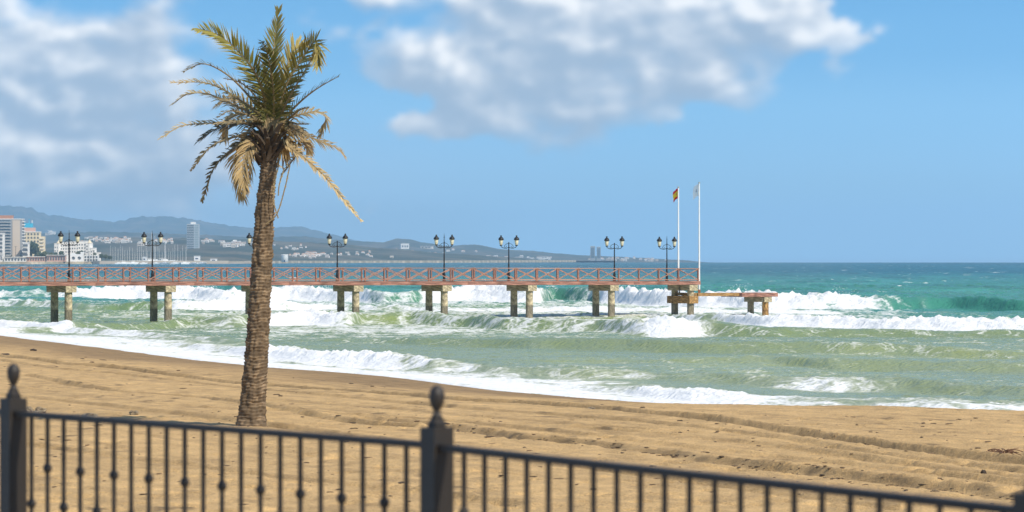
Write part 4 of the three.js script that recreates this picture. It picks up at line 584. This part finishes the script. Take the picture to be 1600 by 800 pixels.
// houses on the hillsides
{
  const wall = [plain(.80, .78, .74), plain(.68, .62, .54), plain(.60, .50, .40)], roofs = [plain(.36, .19, .12), plain(.66, .64, .60), plain(.42, .25, .16)], dark = plain(.10, .11, .12, .5), r = mulberry(2024);
  const bodyGeo = box(1, 1, 0.8, 0, 0.5, 0), roofGeo = new THREE.CylinderGeometry(0.30, 0.72, 0.28, 4).rotateY(Math.PI / 4).scale(1, 1, 0.8).translate(0, 1.14, 0), flatGeo = box(1.06, 0.08, 0.86, 0, 1.04, 0), winGeo = box(0.18, 0.34, 0.02, 0, 0, 0.41);
  let n = 0;
  const house = (px, py, R, wpx, hpx, where, group, kind = 0, label) => {
    let p = null, D = 0; for (let t = 0.015; t <= 1; t += 0.01) { const q = terrain(R, px, t); if (EL + (EYE - q.y) / -q.z * F <= py + hpx) { p = q; D = -q.z; break; } } if (!p) return;
    const wi = r() < 0.66 ? 0 : r() < 0.75 ? 1 : 2, hip = r() < 0.45 && !kind, ri = hip ? (r() < 0.5 ? 0 : 2) : r() < 0.7 ? 1 : 0;
    const k = D / F, o = thing('hillside_house', label ?? `small ${['white', 'cream', 'tan'][wi]} house with a ${hip ? 'hipped' : 'flat'} ${['brick red', 'pale', 'red-brown'][ri]} roof ${where}`, 'house', V3(p.x, p.y - 1.5, p.z), group), w = wpx * k, h = hpx * k + 1.5; n++;
    const b = mesh('wall', bodyGeo, wall[wi], o); b.scale.set(w, h, w); const f = mesh('roof', hip ? roofGeo : flatGeo, roofs[ri], o); f.scale.set(w, h, w);
    if (wpx > 3) for (const x of [-0.28, 0.02, 0.3]) { const d = mesh('window', winGeo, dark, o); d.scale.set(w, h, w); d.position.set(x * w, h * 0.55, 0); }
    o.rotation.y = (r() - 0.5) * 0.5;
  };
  const [A, B] = ranges, G1 = 'white houses on the hills behind the marina', L1 = 'on the slopes behind the marina', G2 = 'pale houses along the distant coast', L2 = 'on the hazy coast beyond the pier';
  for (const [cx, cy, sx, sy, c, R, w, h, kind] of [[78, 361, 12, 4, 14, ranges[1], 4, 2.4, 1], [186, 374, 26, 4, 34, A, 3.6, 2.2], [150, 374, 40, 7, 18, A, 3, 1.8], [222, 377, 5, 5, 7, A, 4, 3, 1], [255, 376, 30, 4, 12, A, 3, 2], [370, 379, 26, 4, 34, A, 4.2, 2.8, 1], [325, 376, 15, 4, 9, A, 3.2, 2], [485, 397, 34, 4, 46, A, 3.6, 1.8], [455, 386, 40, 6, 12, A, 2.8, 1.6], [560, 396, 60, 5, 16, A, 3, 1.7]])
    for (let k = 0; k < c; k++) house(cx + (r() + r() - 1) * sx, cy + (r() + r() - 1) * sy, R, w * (0.9 + 1.1 * r()), h * (1.0 + 0.8 * r()), L1, G1, kind);
  for (const [cx, cy, sx, sy, c, R, w, h, kind] of [[590, 399, 45, 4, 22, B, 3.4, 1.8], [640, 400, 40, 4, 14, B, 3, 1.6], [715, 401, 40, 4, 22, B, 3.4, 1.7], [780, 402, 40, 4, 24, B, 3.4, 1.7], [850, 403, 40, 3, 14, B, 4, 1.8, 1], [960, 404, 40, 2.5, 20, B, 3.4, 1.6], [1020, 405, 30, 2, 10, B, 3, 1.5], [680, 392, 90, 6, 14, B, 3, 1.6]])
    for (let k = 0; k < c; k++) house(cx + (r() + r() - 1) * sx, cy + (r() + r() - 1) * sy, R, w * (0.9 + 1.1 * r()), h * (1.0 + 0.8 * r()), L2, G2, kind);
  house(632, 381, B, 13, 8, '', undefined, 1, 'large white blocky building high on the hazy hills'); house(667, 385, B, 18, 3.5, '', undefined, 1, 'long white building on the hazy hills beside the large block'); house(848, 401, B, 16, 3, '', undefined, 1, 'long white resort building low on the hazy coast');
}
// marina: breakwater, boats
{
  const r = mulberry(9), hullGeo = (() => { const s = new THREE.Shape(); s.moveTo(-0.5, 0.16); s.lineTo(-0.46, 0); s.lineTo(0.34, 0); s.quadraticCurveTo(0.45, 0.06, 0.5, 0.2); s.closePath(); const g = new THREE.ExtrudeGeometry(s, { depth: 0.26, bevelEnabled: true, bevelSize: 0.01, bevelThickness: 0.03, bevelSegments: 1 }); g.translate(0, 0, -0.13); return g; })(), cabinGeo = box(0.34, 0.07, 0.16, -0.05, 0.215, 0), mastGeo = cyl(0.006, 0.010, 1, 0, 0.5, 0, 6), boomGeo = box(0.34, 0.02, 0.02, -0.14, 0.30, 0);
  const white = plain(.78, .78, .76, .5), mastM = plain(.62, .62, .60, .4), navy = plain(.04, .07, .14, .5), stone = mottled([.40, .36, .30], .5, 8, {}, 0, [0.05, 0.05]);
  const wall = (a, b, h, label) => { const p = (px, D) => V3((px - 800) / F * D, 0, -D), A = p(...a), B = p(...b), g = bar(A.clone().setY(h / 2 - 1.5), B.clone().setY(h / 2 - 1.5), 9, h + 3); const m = single('breakwater', g, stone, label, 'breakwater'); };
  wall([150, 3380], [352, 3560], 2.6, 'long pale stone breakwater in front of the marina masts'); wall([352, 3560], [420, 3700], 1.5, 'low stone mole running on from the marina breakwater');
  for (const [px, w, h, l] of [[226, 6, 5.5, 'small white harbour building on the breakwater'], [308, 9, 6.5, 'white boxy harbour building near the end of the breakwater'], [334, 10, 3.5, 'low white shed on the low mole']]) { const D = 3470 + (px - 226) * 0.75, k = D / F, o = thing('harbour_building', l, 'building', V3((px - 800) / F * D, 0.9, -D)); mesh('wall', box(w * k, h, 6, 0, h / 2, 0), white, o); mesh('roof', box(w * k + 0.6, 0.4, 6.6, 0, h + 0.2, 0), mastM, o); mesh('window', box(w * k * 0.5, 1.2, 0.2, 0, h * 0.6, 3.05), navy, o); }
  const boat = (px, D, len, mast, label, group) => { const o = thing('sailing_boat', label, 'boat', V3((px - 800) / F * D, -drop(D) - 0.2, -D), group); const h = mesh('hull', hullGeo, r() < 0.15 ? navy : white, o); h.scale.setScalar(len); const c = mesh('cabin', cabinGeo, white, o); c.scale.setScalar(len); if (mast) { const m = mesh('mast', mastGeo, mastM, o); m.scale.set(len * 1.8, mast, len * 1.8); const b = mesh('boom', boomGeo, mastM, o); b.scale.setScalar(len); } o.rotation.y = (r() - 0.5) * 1.2; };
  for (let k = 0; k < 34; k++) boat(172 + k * 3.6 + r() * 3, 3470 + r() * 50 + Math.max(0, k - 18) * 5, 9 + r() * 5, 12 + r() * 9, 'white sailing boat with a bare mast in the marina', 'sailing boats in the marina');
  for (const [px, m] of [[237, 34], [242, 30], [258, 26]]) boat(px, 3530, 20, m, 'large sailing yacht with an extra tall mast in the marina', 'tall yachts in the marina');
  for (let k = 0; k < 10; k++) boat(178 + k * 15 + r() * 8, 3360 + k * 12, 8 + r() * 3, 0, 'white motor boat moored outside the breakwater', 'motor boats by the breakwater');
  { const D = 4350, o = thing('white_watchtower', 'small round white tower on the shore right beside the palm trunk', 'building', V3((445 - 800) / F * D, 0.5, -D)); mesh('wall', lathe([[0, 0], [4.6, 0], [4.2, 8.5], [4.5, 8.6], [4.5, 9.6], [0, 9.6]]), white, o); mesh('door', box(1.4, 2.4, 0.4, 0, 1.3, 4.5), navy, o); }
}
// ------------------------------------------------------------------ stones and litter on the sand
{
  const rock = mottled([.30, .235, .15], .6, 6, {}, 0.03, [2, 2]), dark = mottled([.05, .035, .025], .5, 6, {}, 0.01, [3, 3]), weed = plain(.15, .075, .04, 0.9);
  const lump = (px, py, w, h, mat, name, label, seed) => { const [X, D] = onSand(px, py), k = D / F, g = new THREE.IcosahedronGeometry(1, 3), p = g.attributes.position; for (let i = 0; i < p.count; i++) { const x = p.getX(i), y = p.getY(i), z = p.getZ(i), q = 1 + 0.45 * n3(x * 1.3 + seed, y * 1.3, z * 1.3) + 0.15 * n3(x * 4, y * 4 + seed, z * 4); p.setXYZ(i, x * q * w * k / 2, Math.max(y, -0.5) * q * h * k, z * q * w * k / 2.4); } g.computeVertexNormals(); const m = single(name, g, mat, label, name.split('_').pop()); m.position.set(X, sand(X, D)[0] + 0.02, -D); };
  lump(45, 643, 16, 9, rock, 'beach_stone', 'dark rounded stone beside the fence post with a finial', 3); lump(63, 644, 20, 6, rock, 'beach_stone', 'low tan stone next to the dark rounded one', 8); lump(141, 649, 26, 5, rock, 'beach_stone', 'broad crumbly lump of sandstone behind the fence rail', 15); lump(209, 649, 14, 5, rock, 'beach_stone', 'small pointed stone behind the fence rail', 22);
  lump(1537, 744, 9, 6, dark, 'dark_stone', 'small black stone lying on the bare sand', 31); lump(52, 548, 10, 2.5, dark, 'driftwood_lump', 'short dark piece of driftwood near the water', 40); lump(8, 555, 14, 3, dark, 'driftwood_lump', 'dark driftwood at the start of the wheel track', 44); lump(925, 640, 16, 4, rock, 'sand_clod', 'reddish clod of sand thrown up on the wheel track', 50);
  { const [X, D] = onSand(1566, 711), r = mulberry(3), parts = []; for (let k = 0; k < 26; k++) { const a = r() * 6.28, l = 0.15 + r() * 0.28; parts.push(tube([V3((r() - 0.5) * 0.5, 0.01, (r() - 0.5) * 0.5), V3(Math.cos(a) * l * 0.5, 0.05 + r() * 0.08, Math.sin(a) * l * 0.5), V3(Math.cos(a) * l, 0.04 + r() * 0.1, Math.sin(a) * l)], 0.008, 6, 4)); } const m = single('dry_seaweed', mergeGeometries(parts), weed, 'tangle of reddish dry seaweed on the sand', 'seaweed'); m.position.set(X, sand(X, D)[0], -D); }
}
{                                                           // scraps of weed and shell scattered over the sand, thickest along the dark track
  const r = mulberry(61), g = new THREE.IcosahedronGeometry(1, 0), N = 800, m = new THREE.InstancedMesh(g, plain(.085, .055, .03, 0.95), N), q = new THREE.Matrix4(), e = new THREE.Euler(), c = new THREE.Color();
  for (let i = 0; i < N; i++) {
    let X, D; const kind = r();
    if (kind < 0.35) { const t = tracks[2].p, k = Math.floor(r() * (t.length - 1)), f = r(); X = lerp(t[k][0], t[k + 1][0], f) + (r() + r() - 1) * 0.7; D = lerp(t[k][1], t[k + 1][1], f) + (r() + r() - 1) * 0.7; }
    else { const px = r() * 1700 - 50, lo = lookup([[-60, 536], [400, 587], [800, 624], [1200, 648], [1650, 657]], px), py = lo + Math.pow(r(), 1.4) * (795 - lo); [X, D] = onSand(px, py); }
    const s = 0.014 + 0.038 * r() * r() * (D / 70), y = sand(X, D)[0];
    q.makeRotationFromEuler(e.set(0, r() * 6.3, 0)).scale(V3(s * (1.5 + 2 * r()), s * 0.45, s)).setPosition(X, y + s * 0.15, -D); m.setMatrixAt(i, q); const w = 0.6 + r() * 1.2; m.setColorAt(i, c.setRGB(w, w, w));
  }
  m.name = 'beach_scraps'; m.userData = { kind: 'stuff', label: 'small dark scraps of weed strewn over the sand', category: 'debris' }; scene.add(m);
}
renderer.render(scene, camera);
